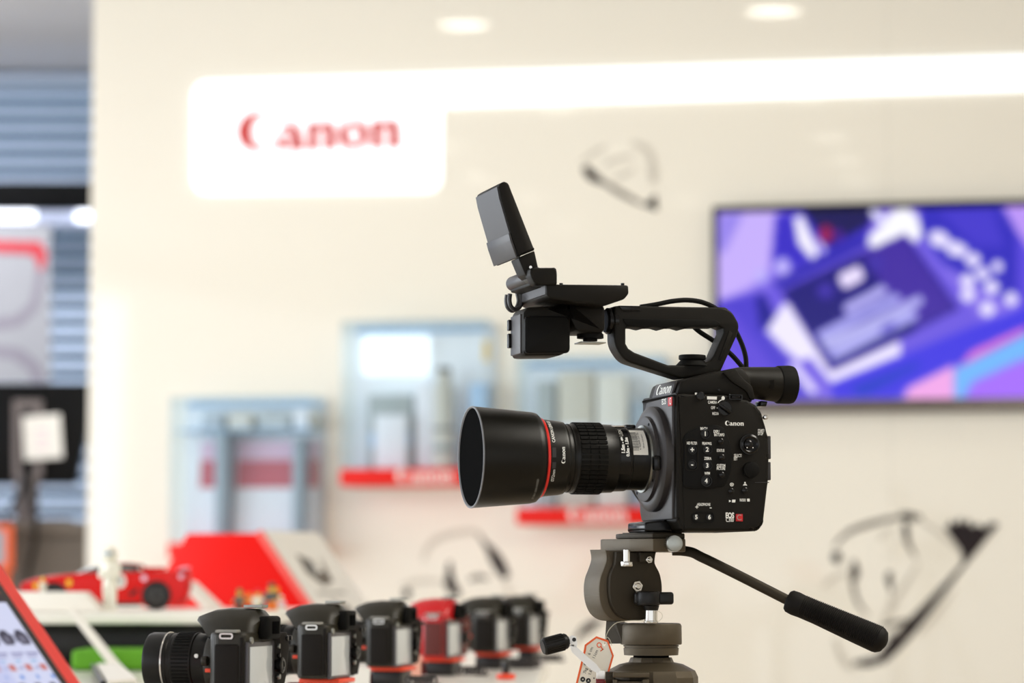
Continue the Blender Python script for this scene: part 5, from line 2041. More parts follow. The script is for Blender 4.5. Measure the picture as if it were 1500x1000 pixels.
def make_dslr(m, label, bodym, gripm):
    t = thing('digital_camera', label, 'camera', m, 'digital cameras in a row on the table')
    Z = MT
    # body: plan outline pushed up, the near end is the operator's left
    pl = fillet([(0.022, -0.064, .008), (0.022, 0.064, .014), (-0.034, 0.064, .016), (-0.040, 0.044, .010), (-0.020, 0.034, .01), (-0.020, -0.052, .012), (-0.012, -0.064, .010)], 0.006, 5)
    b = MB()
    b.prism(pl, 0.0005, 0.066, 0.004, 3)
    b.build('body', bodym, t, world=False)
    # rubber port door at the near end
    b = MB()
    b.box((0.003, -0.0635, 0.029), (0.027, 0.006, 0.050), 0.0026, 3)
    b.build('port_door', gripm, t, world=False)
    b = MB()
    b.box((0.019, -0.0625, 0.033), (0.004, 0.0035, 0.056), 0.001)
    b.build('rear_edge', gripm, t, world=False)
    # strap lug
    b = MB()
    b.box((0.002, -0.058, 0.067), (0.024, 0.012, 0.003), 0.0012)
    lg_ = b.build('shoulder_plate', MT['greyprint'], t, world=False)
    b = MB()
    b.mesh(curve_mesh([rrect(0, 0, 0.015, 0.0062, 0.003), rrect(0, 0, 0.0115, 0.0032, 0.0016)], 0.001), Matrix.Translation((0.003, -0.0655, 0.0622)) @ SIDE)
    b.build('strap_lug', MT['steel'], lg_, world=False)
    # prism hump with the flash lid reaching forward
    rings = []
    for y, k, zz_ in ((-0.042, 0.55, 0.066), (-0.030, 0.80, 0.080), (-0.019, 1.0, 0.0885), (0.0, 1.03, 0.0905), (0.019, 1.0, 0.0885), (0.030, 0.80, 0.080), (0.042, 0.55, 0.066)):
        top = zz_
        pr = [(0.020, 0.060), (0.024 * k, top - 0.010 * k), (0.016 * k, top - 0.001), (-0.012 * k, top), (-0.030 * k, top - 0.002), (-0.044 * k, top - 0.007), (-0.046 * k, top - 0.011 * k), (-0.036 * k, top - 0.016 * k), (-0.022, 0.062), (-0.018, 0.058)]
        rings.append([Vector((x, y, min(z, top))) for x, z in pr])
    b = MB()
    b.loft(rings)
    pz = b.build('prism_housing', bodym, t, world=False, sharp=50)
    b = MB()
    b.box((0.012, 0.0, 0.0915), (0.020, 0.020, 0.0022), 0.0006)
    b.box((0.012, -0.009, 0.0928), (0.020, 0.002, 0.0016), 0)
    b.box((0.012, 0.009, 0.0928), (0.020, 0.002, 0.0016), 0)
    b.build('hot_shoe', MT['brushed'], pz, world=False)
    # eyepiece
    b = MB()
    b.box((0.027, 0.0, 0.070), (0.014, 0.040, 0.024), 0.004, 3)
    ey = b.build('eyecup', MT['rubber'], t, world=False)
    b = MB()
    b.box((0.0342, 0.0, 0.070), (0.0008, 0.022, 0.013), 0.0003)
    b.build('eyepiece_glass', MT['flock'], ey, world=False)
    b = MB()
    b.cyl((0.024, -0.052, 0.0575), (0.027, -0.052, 0.0575), 0.0035, n=16, bev=0.0006)
    b.build('menu_button', MT['brushed'], t, world=False)
    # rear screen
    b = MB()
    b.box((0.0232, -0.019, 0.028), (0.004, 0.084, 0.056), 0.0014)
    sc = b.build('screen_frame', MT['lcdframe'], t, world=False)
    b = MB()
    b.box((0.0254, -0.021, 0.0275), (0.0008, 0.070, 0.047), 0.0003)
    b.build('screen', MT['lcd'], sc, world=False)
    b = MB()
    b.loft([[Vector((x, y, z)) for x, y in ((0.021, 0.026), (0.027 + bl, 0.030), (0.030 + bl, 0.046), (0.026 + bl, 0.060), (0.018, 0.063))] for z, bl in ((0.003, -0.003), (0.02, 0.0), (0.05, 0.003), (0.064, 0.0))])
    b.build('thumb_rest', gripm, t, world=False)
    for y, z in ((0.030, 0.050), (0.030, 0.040), (0.030, 0.030), (0.030, 0.018), (0.045, 0.058), (0.057, 0.058)):
        b = MB()
        b.cyl((0.026, y, z), (0.0295 if y < .04 else 0.033, y, z), 0.0028, n=14, bev=0.0005)
        b.build('button', MT['brushed'] if z in (0.050, 0.018) else MT['gloss'], t, world=False)
    b = MB()
    b.lathe([(0.024, 0.0085), (0.0305, 0.0085), (0.0315, 0.007), (0.0315, 0.005), (0.0305, 0.004), (0.0305, 0)], Matrix.Translation((0, 0.034, 0.030)), 28)
    b.build('control_pad', MT['gloss'], t, world=False)
    # top dials
    b = MB()
    b.cyl((0.002, 0.046, 0.065), (0.002, 0.046, 0.074), 0.010, n=30, bev=0.001)
    b.build('mode_dial', MT['gloss'], t, world=False)
    b = MB()
    b.cyl((-0.028, 0.050, 0.064), (-0.030, 0.050, 0.0695), 0.0055, n=20, bev=0.001)
    b.build('shutter_button', MT['brushed'], t, world=False)
    # mount and lens
    LX = Matrix.Translation((0, -0.006, 0.0335)) @ Matrix.Rotation(PI, 4, 'Z')
    b = MB()
    b.lathe([(0.016, 0.0325), (0.030, 0.0320), (0.033, 0.0305), (0.033, 0.02)], LX, 48)
    b.build('mount_housing', bodym, t, world=False)
    b = MB()
    b.cyl((-0.026, -0.041, 0.036), (-0.032, -0.041, 0.036), 0.0052, n=18, bev=0.001)
    b.build('lens_release', bodym, t, world=False)
    b = MB()
    b.box((-0.024, -0.0385, 0.0262), (0.011, 0.0035, 0.0042), 0.0008)
    b.build('red_mark', MT['alarm'], t, world=False)
    b = MB()
    b.lathe([(0.033, 0.0295), (0.047, 0.0300), (0.048, 0.0312), (0.070, 0.0312), (0.071, 0.0300), (0.075, 0.0300), (0.076, 0.0308), (0.098, 0.0312), (0.101, 0.030), (0.101, 0.025), (0.094, 0.022), (0.092, 0)], LX, 56)
    ln_ = b.build('lens', MT['barrel'], t, world=False)
    b = MB()
    b.lathe([(0.0790, 0.0300), (0.0792, 0.0318), (0.0808, 0.0318), (0.081, 0.030)], LX, 56, closed=True)
    b.build('silver_ring', MT['steel'], ln_, world=False)
    b = MB()
    for i in range(48):
        b.box((0.059, 0, 0.0313), (0.018, 0.0022, 0.0012), 0, 1, LX @ Matrix.Rotation(2 * PI * i / 48, 4, 'X'))
    b.build('zoom_ring', MT['rubber'], ln_, world=False)
    b = MB()
    b.cyl((-0.040, -0.0355, 0.041), (-0.040, -0.0375, 0.041), 0.0022, n=12)
    b.build('mount_dot', MT['white'], ln_, world=False)
    return t


SPOT = [(358, 3.02, 'black digital camera with a long lens at the near end of the row', 'alarm stand under the near end camera, the one with the long lens'),
        (479, 3.53, 'black digital camera second in the row, below the white face of the red wedge', 'alarm stand under the second camera of the row'),
        (575, 3.99, 'black digital camera third in the row, just before the red camera', 'alarm stand under the third camera, just before the red one'),
        (652, 4.42, 'red digital camera with dark grip, fourth in the row', 'alarm stand under the red digital camera'),
        (724, 4.74, 'black digital camera just behind the red one in the row', 'alarm stand under the camera just behind the red one'),
        (773, 5.12, 'black digital camera at the far end of the row, at the table corner', 'alarm stand under the camera at the far table corner')]
st0 = ds0 = None
DYAW = -14
ca, sa = math.cos(R(DYAW)), math.sin(R(DYAW))
off = Vector((0.022 * ca + 0.064 * sa, 0.022 * sa - 0.064 * ca, 0))
for i, (px, Y, lb, ls_) in enumerate(SPOT):
    c = at(px, 930, Y + off.y)
    o = Vector((c.x, c.y, 0)) - off
    m1 = Matrix.Translation((o.x, o.y, TZ + 0.0005)) @ Matrix.Rotation(R(DYAW), 4, 'Z')
    m2 = Matrix.Translation((o.x, o.y, TZ + 0.0275)) @ Matrix.Rotation(R(DYAW), 4, 'Z')
    if st0 is None:
        st0 = make_stand(m1, ls_)
        ds0 = make_dslr(m2, lb, MT['dslr'], MT['dslrgrip'])
        continue
    dup(st0, m1, ls_)
    if i == 3:
        make_dslr(m2, lb, MT['dslrred'], MT['dslrredgrip'])
    else:
        dup(ds0, m2, lb)

# price cards between the cameras
pc0 = None
for px, py, Y, w_, h_, mt, lb in ((600, 985, 4.14, 0.030, 0.040, 'pricepink', 'salmon price card between the third camera and the red one'),
                                  (528, 985, 3.80, 0.022, 0.032, 'price', 'white price card between the second and third cameras'),
                                  (683, 972, 4.55, 0.026, 0.032, 'price', 'white price card just behind the red camera'),
                                  (746, 958, 4.93, 0.030, 0.026, 'price', 'white price card before the far end camera')):
    p = at(px, py, Y)
    t = thing('price_card', lb, 'card', Matrix.Translation((p.x, p.y, TZ + 0.0005)) @ Matrix.Rotation(R(-6), 4, 'Z'), 'small price cards between the cameras')
    b = MB()
    b.box((0, 0.006, h_ / 2), (w_, 0.0012, h_), 0.0003, 1, Matrix.Rotation(R(-14), 4, 'X'))
    b.build('card', MT[mt], t, world=False)
    b = MB()
    b.box((0, 0.012, 0.004), (w_ * 0.9, 0.022, 0.0076), 0.001)
    b.build('holder', MT['price'], t, world=False)
p = at(741, 1000, 4.25)
tpst = thing('tether_post', 'short black tether post with an orange foot near the table edge', 'post', (p.x, p.y, TZ + 0.0005))
b = MB()
b.cyl((p.x, p.y, TZ + 0.0085), (p.x, p.y, TZ + 0.026), 0.0055, n=20, bev=0.001)
b.build('post', MT['carblack'], tpst)
b = MB()
b.cyl((p.x, p.y, TZ + 0.0008), (p.x, p.y, TZ + 0.008), 0.014, n=24, bev=0.001)
b.build('foot', MT['alarm'], tpst)
p = at(770, 980, 4.75)
b = MB()
pts = []
for i in range(120):
    a = i * PI / 5
    u = i / 119
    pts.append((p.x - 0.03 + 0.05 * u + 0.006 * math.cos(a), 4.86 - 0.10 * u, TZ + 0.0085 + 0.006 * math.sin(a)))
b.tube(pts, 0.0018, 6, 1)
tag(b.build('tether_cable', MT['coil']), 'dark coiled tether cable lying on the table before the far end camera', 'cable')

# ---- tablet stand ----------------------------------------------------------
KA, KT = R(57), R(47)
KU = Vector((math.cos(KA), math.sin(KA), 0))
KV = Vector((-math.sin(KA) * math.cos(KT), math.cos(KA) * math.cos(KT), math.sin(KT)))
KN = KU.cross(KV)
KP = at(100, 985, 2.62)


def K(px, py, off=0.0):
    q = hit(px, py, KP + KN * off, KN) - KP
    return q.dot(KU), q.dot(KV)


KM = Matrix((KU, KV, KN)).transposed().to_4x4()
KM.translation = KP
ur = K(60, 910)[0]
vb = K(150, 1044)[1]
vt = K(-60, 735)[1]
zlow = (KM @ Vector((ur, vb, 0))).z
if zlow < TZ + 0.030:
    vb += (TZ + 0.030 - zlow) / math.sin(KT)
UL = ur - 0.42
ks = thing('tablet_stand', 'sloping touch tablet in a coral red frame showing small camera pictures', 'tablet', KM)
b = MB()
b.mesh(curve_mesh([rrect((ur + UL) / 2, (vb + vt) / 2, ur - UL, vt - vb, 0.012)], 0.008, 0.002), Matrix.Translation((0, 0, -0.009)))
b.build('frame', MT['kioskred'], ks, world=False)
uin = K(40, 915)[0]
wred = ur - uin
b = MB()
b.prism(rrect((ur + UL) / 2, (vb + vt) / 2 - wred * 0.25, ur - UL - 2 * wred, vt - vb - 1.5 * wred, 0.006), -0.002, 0.0012, 0.0004)
b.build('bezel', MT['kioskblack'], ks, world=False)
us = K(44, 938)[0]
wbl = uin - us
su0, su1 = UL + wred + wbl, us
sv0, sv1 = vb + wred * 0.5 + wbl * 0.3, vt - wred - wbl


def tab_paint(u, v):
    X = u * (su1 - su0) * 1000
    Y = v * (sv1 - sv0) * 1000
    Wd, Hd = (su1 - su0) * 1000, (sv1 - sv0) * 1000
    img = np.zeros(X.shape + (3,)) + np.array((218, 222, 250))

    def put(k, col, a=1.0):
        nonlocal img
        k = blur(k.astype(float), 1)[..., None] * a
        img = img * (1 - k) + np.array(col) * k
    hd0 = K(2, 893)[1] * 1000 - sv0 * 1000     # where the dark page header begins
    put(Y > hd0 + 8, (58, 48, 54))
    put((Y > hd0 + 18) & (Y < hd0 + 34) & ((X % 70) < 44), (150, 92, 72))
    put((Y > hd0 + 46) & (Y < hd0 + 52) & ((X % 52) < 34), (120, 110, 130))
    put((Y > hd0 - 14) & (Y < hd0 - 3) & (X > Wd - 190) & (X < Wd - 24), (186, 188, 222))
    px0 = K(31, 936)[0] * 1000 - su0 * 1000
    row = K(31, 936)[1] * 1000 - sv0 * 1000
    while row > -40:
        x = px0
        while x > -20:
            put((abs(X - x) < 8) & (abs(Y - row) < 7.5) & ((abs(X - x) < 6) | (abs(Y - row) < 4.5)), (62, 60, 78))
            put((abs(X - x) < 3.4) & (abs(Y - row + 1) < 4.2), (122, 120, 140))
            put((abs(X - x) < 4) & (abs(Y - row - 8) < 2.2), (62, 60, 78))
            put((abs(X - x) < 8) & (abs(Y - row + 18) < 1.1), (150, 150, 190))
            put((abs(X - x + 2) < 6) & (abs(Y - row + 22) < 1.0), (150, 150, 190))
            put((abs(X - x + 5) < 3.5) & (abs(Y - row + 27) < 1.2), (150, 190, 230))
            put((abs(X - x - 3) < 3.6) & (abs(Y - row + 35) < 3.8), (206, 120, 114))
            put((abs(X - x + 6) < 3) & (abs(Y - row + 35) < 1.6), (176, 176, 214))
            put((abs(X - x - 7) < 2.0) & (abs(Y - row + 46) < 2.2), (110, 150, 226))
            x -= 20
        row -= 64
    put((X < px0 - 44) & (Y < hd0 - 20), (196, 202, 244), 0.6)
    return img


picture('screen', MT['kioskscreen'], 240, 260, tab_paint, Vector((su0, sv0, 0.0016)), Vector((su1 - su0, 0, 0)), Vector((0, sv1 - sv0, 0)), ks, world=False)
ft = KM @ Vector(((ur + UL) / 2, vb + 0.03, -0.018))
b = MB()
p1 = KM @ Vector(((ur + UL) / 2, (vb + vt) / 2 + 0.05, -0.02))
p0 = Vector((p1.x + 0.02, p1.y + 0.10, TZ + 0.0115))
b.cyl(p1, p0, 0.014, n=24)
b.build('strut', MT['tablemetal'], ks)
b = MB()
c0 = KM @ Vector(((ur + UL) / 2, vb, -0.009))
b.prism(circ(c0.x + 0.05, c0.y + 0.17, 0.15, 0.17, 40), TZ + 0.0006, TZ + 0.012, 0.002)
b.build('base', MT['tablemetal'], ks)

# ---- red toy car -------------------------------------------------------------
CF = Fr(at(160, 888, 5.02), 5)
zshift = RZ + 0.0006
CF.m.translation.z = zshift
CF.i = CF.m.inverted()
car = thing('toy_car', 'red toy sports car with black wheels on the raised white shelf', 'toy car', CF.m)


def cpro(b, pts, c, y0, y1, bev=0.002, rad=0.0):
    q = CF.q(pts, c)
    q = [(x, max(z, 0.004), *r_) for x, z, *r_ in q]
    q = fillet(q, rad, 4) if rad else [(a[0], a[1]) for a in q]
    b.prism(q, y0, y1, bev, 2, XZW)
    return b


CY = 0.062
b = MB()
cpro(b, [(28, 862, .01), (32, 853, .01), (52, 846, .02), (90, 841, .03), (115, 839, .02), (170, 838, .02), (232, 836, .02), (268, 834.5, .006), (277, 838, .004), (279, 858, .006), (274, 880, .006),
         (262, 886, .004), (40, 886, .004), (30, 876, .006)], -CY, -CY, CY, 0.006, 0.004)
b.build('body', MT['carred'], car, world=False)
b = MB()
rg = []
for c, k in ((-0.050, 0.0), (-0.036, 1.0), (0.036, 1.0), (0.050, 0.0)):
    pts = [(108, 841), (132, 830 - 0 * k), (156, 826 + (1 - k) * 4), (190, 825 + (1 - k) * 4), (212, 829 + (1 - k) * 2), (236, 838)]
    pts = [(x, y if k else y + 0.4 * (842 - y)) for x, y in pts]
    rg.append([Vector((p.x, c, max(p.z, 0.01))) for p in (CF.p(x, y, c) for x, y in pts)] )
b.loft(rg)
b.build('cabin_glass', MT['carglass'], car, world=False)
b = MB()
cpro(b, [(150, 827.5), (160, 824.6), (190, 823.8), (208, 826), (212, 829), (204, 828), (160, 828.5)], 0, -0.036, 0.036, 0.001)
b.build('roof', MT['carred'], car, world=False)
b = MB()
for s_ in (-0.0505, 0.0505):
    p0_, p1_ = CF.p(206, 828, s_), CF.p(243, 838, s_)
    b.box(((p0_.x + p1_.x) / 2, s_ * 0.9, (p0_.z + p1_.z) / 2), (0.040, 0.010, 0.006), 0.002, 2)
b.build('rear_pillar', MT['carred'], car, world=False)
b = MB()
for px in (168, 200):
    p0_ = CF.p(px, 833, -0.049)
    b.box((p0_.x, -0.046, p0_.z), (0.003, 0.010, 0.012), 0.0008, 1)
b.build('door_pillar', MT['carblack'], car, world=False)
for px, rr in ((229, 21), (78, 20)):
    for s_ in (-1, 1):
        pc_ = CF.p(px, 868, -CY)
        rr_ = rr * 5.0 / F
        b = MB()
        zc = rr_ + 0.0002
        b.cyl((pc_.x, s_ * (CY - 0.018), zc), (pc_.x, s_ * (CY + 0.004), zc), rr_, n=36, bev=0.003)
        wl = b.build('wheel', MT['carblack'], car, world=False)
        b = MB()
        b.cyl((pc_.x, s_ * CY, zc), (pc_.x, s_ * (CY + 0.0048), zc), rr_ * 0.58, n=30, bev=0.001)
        b.build('rim', MT['rimgrey'], wl, world=False)
        b = MB()
        for k in range(5):
            mm_ = Matrix.Translation((pc_.x, s_ * (CY + 0.005), zc)) @ Matrix.Rotation(2 * PI * k / 5, 4, 'Y')
            b.box((0, 0, rr_ * 0.3), (0.003, 0.0016, rr_ * 0.5), 0, 1, mm_)
        b.build('spokes', MT['carblack'], wl, world=False)


def cdec(name, pts, mat, c=-CY - 0.0007, th=0.0012):
    b = MB()
    q = CF.q(pts, c)
    b.prism([(a[0], a[1]) for a in q], c, c + th, 0, 1, XZW)
    return b.build(name, mat, car, world=False)


cdec('number_plate', circ(176, 851, 8.5, 10.5, 24), MT['white'])
b = MB()
p_ = CF.p(176, 851, -CY - 0.0015)
b.mesh(text_mesh('9', 0.017, 0, 0, 1, 0.0004), Matrix.Translation((p_.x, -CY - 0.0016, p_.z)) @ SIDE)
b.build('number', MT['toygrey'], car, world=False)
cdec('yellow_shield', [(97, 848.5), (105, 848.5), (105, 856), (101, 859.5), (97, 856)], MT['yellow'])
cdec('side_vent', [(188, 869), (201, 861), (203, 864), (192, 874)], MT['carblack'])
cdec('yellow_lamp', circ(52, 857.5, 4, 4.5, 16), MT['yellow'])
cdec('fuel_cap', circ(211, 846.5, 4.6, 4.6, 18), MT['cardpink'])
cdec('side_lamp', circ(265, 844, 3.6, 4, 16), MT['cardpink'])
cdec('sill', [(98, 882), (205, 882), (204, 887), (99, 887)], MT['carblack'])
b = MB()
cpro(b, [(258, 833.6), (270, 829.5), (277, 829.8), (277, 832), (266, 834.5)], -0.05, -0.05, 0.05, 0.001)
b.build('spoiler', MT['cardpink'], car, world=False)
for px, py, r_ in ((206, 834.5, 4.5), (237, 839.5, 5.5)):
    b = MB()
    p_ = CF.p(px, py, -0.045)
    b.sphere((p_.x, -0.046, p_.z), r_ * 0.0012, 0.004, r_ * 0.0010, u=14, v=8)
    b.build('mirror' if px == 206 else 'intake_dome', MT['lenswhite'], car, world=False)

# low white stand before the car
WS = Fr(at(80, 893, 4.78), 0)
WS.m.translation.z = RZ + 0.0006
WS.i = WS.m.inverted()
wsd = thing('white_riser', 'low white sloping riser on the shelf before the toy car nose', 'stand', WS.m)
b = MB()
q = WS.q([(20, 866.5), (125, 866.5), (152, 893.5), (15, 893.5)])
zmin = min(a[1] for a in q)
b.prism([(a[0], max(a[1], 0.0)) if a[1] > 0.01 else (a[0], 0.0) for a in q], -0.03, 0.05, 0.002, 2, XZW)
b.build('block', MT['whiteboard'], wsd, world=False)
WTOP = RZ + 0.0006 + max(a[1] for a in q)


# ---- white racing driver figure --------------------------------------------
def ell(cx_, cy_, z, rx, ry, n=20):
    return [Vector((cx_ + rx * math.cos(2 * PI * i / n), cy_ + ry * math.sin(2 * PI * i / n), z)) for i in range(n)]


gp = at(161, 893, 4.70)
H = 0.106
fg = thing('racer_figure', 'ivory standing racing driver figurine with a helmet, before the red toy car', 'figurine', Matrix.Translation((at(161, 850, 4.765).x, 4.765, RZ + 0.0006)) @ Matrix.Rotation(R(-25), 4, 'Z'))
b = MB()
b.loft([ell(0, 0, z * H, rx * H, ry * H) for z, rx, ry in ((0.39, .115, .085), (0.46, .118, .088), (0.54, .105, .08), (0.62, .125, .088), (0.70, .150, .092), (0.755, .140, .085), (0.785, .08, .07), (0.80, .058, .058), (0.84, .055, .055))])
for s_ in (-1, 1):
    b.loft([ell(s_ * x * H, y * H, z * H, rx * H, ry * H, 16) for z, x, y, rx, ry in ((0.0, .062, -.01, .050, .075), (0.035, .062, -.01, .050, .075), (0.05, .062, .01, .043, .05), (0.20, .060, .008, .052, .055), (0.30, .058, .0, .060, .065), (0.42, .052, 0, .066, .075))])
    b.tube([Vector((s_ * .135 * H, 0, .735 * H)), Vector((s_ * .150 * H, -.01 * H, .62 * H)), Vector((s_ * .125 * H, -.07 * H, .545 * H)), Vector((s_ * .01 * H, -.105 * H, .60 * H))], lambda u: H * (0.048 - 0.014 * u), 12, 5)
b.build('suit', MT['ivory'], fg, world=False, sharp=60)
b = MB()
b.loft([ell(0, y * H, z * H, rx * H, ry * H) for z, rx, ry, y in ((0.775, .072, .075, -.006), (0.80, .102, .110, -.01), (0.86, .116, .128, -.008), (0.92, .116, .126, 0), (0.975, .092, .10, 0), (1.005, .05, .058, 0), (1.015, .01, .01, 0))])
hm = b.build('helmet', MT['ivory'], fg, world=False, sharp=60)
b = MB()
vr = []
for z in (0.872, 0.925):
    vr.append([Vector((.1185 * H * math.cos(R(a)), .1315 * H * math.sin(R(a)) - .004 * H, z * H)) for a in range(-150, -29, 10)])
t_ = bmesh.new()
A_ = [t_.verts.new(p) for p in vr[0]]
B_ = [t_.verts.new(p) for p in vr[1]]
for j in range(len(A_) - 1):
    t_.faces.new((A_[j], A_[j + 1], B_[j + 1], B_[j]))
b._merge(t_)
b.build('visor', MT['slate'], hm, world=False)
b = MB()
b.cyl((0, 0, -0.0001), (0, 0, 0.0003), 0.02, n=24)
b.bm.free()


# ---- little toy people --------------------------------------------------------
def toy(px, Y, base_z, h, leg, tor, hat, label, yaw=0):
    p = at(px, 880, Y)
    t = thing('toy_figure', label, 'toy figure', Matrix.Translation((p.x, Y, base_z)) @ Matrix.Rotation(R(yaw), 4, 'Z'), 'little toy people on the raised shelf')
    k = h / 0.040
    for s_ in (-1, 1):
        b = MB()
        b.box((s_ * .0042 * k, 0, .0065 * k), (.0078 * k, .008 * k, .013 * k), 0.0006 * k)
        b.box((s_ * .0042 * k, -.003 * k, .0015 * k), (.0078 * k, .012 * k, .003 * k), 0.0005 * k)
        b.build('leg', leg, t, world=False)
    b = MB()
    b.loft([[Vector((x * k, y * k, z * k)) for x, y in ((-w_, -d_), (w_, -d_), (w_, d_), (-w_, d_))] for z, w_, d_ in ((.0131, .0080, .0042), (.0150, .0080, .0042), (.0255, .0060, .0036))])
    b.build('torso', tor, t, world=False)
    for s_ in (-1, 1):
        b = MB()
        b.tube([Vector((s_ * .0066 * k, 0, .0245 * k)), Vector((s_ * .0096 * k, -.001 * k, .020 * k)), Vector((s_ * .0100 * k, -.006 * k, .0155 * k))], .0021 * k, 8, 3)
        a_ = b.build('arm', tor, t, world=False)
        b = MB()
        b.sphere((s_ * .0100 * k, -.0075 * k, .0146 * k), .0022 * k, u=10, v=6)
        b.build('hand', MT['skin'], a_, world=False)
    b = MB()
    b.cyl((0, 0, .0252 * k), (0, 0, .0350 * k), .0050 * k, n=20, bev=.0014 * k)
    hd_ = b.build('head', MT['skin'], t, world=False)
    b = MB()
    for s_ in (-1, 1):
        b.sphere((s_ * .0018 * k, -.0049 * k, .0312 * k), .0006 * k, u=8, v=6)
    b.box((0, -.0050 * k, .0284 * k), (.003 * k, .0006 * k, .0006 * k))
    b.build('face_print', MT['ink'], hd_, world=False)
    b = MB()
    b.lathe([(.0325 * k, .0055 * k), (.0362 * k, .0056 * k), (.0385 * k, .0044 * k), (.0398 * k, .002 * k), (.04 * k, 0)], Matrix.Rotation(-PI / 2, 4, 'Y'), 20)
    b.build('cap', hat, hd_, world=False)
    return t


zf = RZ + 0.0006
toy(351, 4.98, zf, 0.037, MT['toybrown'], MT['toygrey'], MT['toygreen'], 'little toy person with a green cap on the shelf', -15)
toy(364, 5.10, zf, 0.030, MT['toyred'], MT['toyorange'], MT['toyorange'], 'little toy person in orange beside the green capped one', 10)
toy(377, 4.92, zf, 0.036, MT['lenswhite'], MT['lenswhite'], MT['toyred'], 'little toy person in white with a red cap', -5)
toy(388, 5.04, zf, 0.034, MT['toyblue'], MT['toyblue'], MT['toyred'], 'little toy person in blue with a red cap', 20)
toy(398, 4.95, zf, 0.048, MT['toyorange'], MT['toygrey'], MT['toybrown'], 'tall toy person in grey with a brown cap', -20)
toy(405, 5.06, zf, 0.040, MT['toyorange'], MT['toyorange'], MT['toyorange'], 'little toy person all in orange behind the tall grey one', 0)
toy(412, 4.90, zf, 0.026, MT['lenswhite'], MT['cardpink'], MT['lenswhite'], 'small toy person in pale pink at the shelf end', 15)
toy(381, 4.84, zf, 0.014, MT['toygreen'], MT['toygreen'], MT['yellow'], 'tiny green toy person at the shelf front edge', 0)
toy(62, 4.80, WTOP + 0.0004, 0.024, MT['lenswhite'], MT['lenswhite'], MT['yellow'], 'little white toy person with a yellow cap on the low white riser', 15)

# ---- red wedge display stand ------------------------------------------------------
RF = Fr(at(330, 850, 5.75), -22)
RF.m.translation.z = TZ + 0.0006
RF.i = RF.m.inverted()
wd = thing('wedge_stand', 'tall red wedge display stand with a sloping white printed face', 'display stand', RF.m)
base_ = -0.0
q = RF.q([(274, 781), (374, 781), (448, 892), (241, 836)])
sl_l = (q[3][0] - q[0][0]) / (q[3][1] - q[0][1])
sl_r = (q[2][0] - q[1][0]) / (q[2][1] - q[1][1])
lx0, rx0 = q[0][0] - sl_l * q[0][1], q[1][0] - sl_r * q[1][1]
zt_r = (q[0][1] + q[1][1]) / 2
tr_ = [(lx0, 0), (rx0, 0), (q[1][0], zt_r), (q[0][0], zt_r)]
DW = 0.27
bc = thing('back_counter', 'low white counter behind the display table, under the red wedge stand', 'counter', (-0.7, 5.9, 0))
b = MB()
b.box((-0.75, 5.93, TZ - 0.02), (1.5, 0.9, 0.04), 0.003)
b.build('countertop', MT['table'], bc)
b = MB()
b.box((-0.75, 5.95, (TZ - 0.0402) / 2), (1.4, 0.8, TZ - 0.0402), 0.003)
b.build('cabinet', MT['whiteboard'], bc)
b = MB()
b.prism(tr_, 0.0, DW, 0.002, 2, XZW)
b.build('red_block', MT['redboard'], wd, world=False)
nrm = Vector((tr_[2][1] - tr_[1][1], 0, -(tr_[2][0] - tr_[1][0]))).normalized()
pa, pb = Vector((tr_[1][0], 0, 0.004)), Vector((tr_[2][0], 0, tr_[2][1] - 0.001))


def slope(name, y0, y1, f0, f1, h0, h1, mat):
    b = MB()
    A0, A1 = pa + (pb - pa) * f0, pa + (pb - pa) * f1
    b.loft([[A0 + nrm * h0 + Vector((0, y0, 0)), A1 + nrm * h0 + Vector((0, y0, 0)), A1 + nrm * h0 + Vector((0, y1, 0)), A0 + nrm * h0 + Vector((0, y1, 0))],
            [A0 + nrm * h1 + Vector((0, y0, 0)), A1 + nrm * h1 + Vector((0, y0, 0)), A1 + nrm * h1 + Vector((0, y1, 0)), A0 + nrm * h1 + Vector((0, y1, 0))]])
    return b.build(name, mat, wd, world=False)


slope('side_edge', 0.0, 0.012, 0, 1, 0.0003, 0.012, MT['rededge'])
slope('white_face', 0.0125, DW, 0, 1, 0.0003, 0.011, MT['whiteboard'])
b = MB()


def sl_pt(u, v, h=0.0114):                    # u across the face, v up the face
    return pa + (pb - pa) * v + nrm * h + Vector((0, 0.02 + (DW - 0.03) * u, 0))


for pts in ([(0.30, .80), (0.52, .74), (0.40, .62), (0.62, .66), (0.72, .78), (0.66, .56), (0.42, .52), (0.26, .64)], [(0.35, .40), (0.60, .36), (0.66, .22), (0.44, .20), (0.30, .30)],
            [(0.20, .47), (0.75, .47), (0.75, .455), (0.20, .455)]):
    b.poly3([sl_pt(u, v) for u, v in pts])
b.build('print', MT['inkmid'], wd, world=False)
b = MB()
for pts in ([(0.40, .76), (0.50, .70), (0.44, .60), (0.36, .66)],):
    b.poly3([sl_pt(u, v, 0.0116) for u, v in pts])
b.build('print', MT['toygrey'], wd, world=False)

# white sloping board between the car tail and the red wedge
WB = Fr(at(300, 870, 5.26), -10)
WB.m.translation.z = RZ + 0.0006
WB.i = WB.m.inverted()
wbd = thing('white_prop', 'slim white sloping board leaning between the toy car tail and the red wedge', 'board', WB.m)
q = WB.q([(264, 851), (276, 851), (318, 893), (303, 893)])
b = MB()
b.prism([(a[0], a[1] if a[1] > 0.008 else 0.0) for a in q], -0.03, 0.05, 0.001, 1, XZW)
b.build('board', MT['whiteboard'], wbd, world=False)

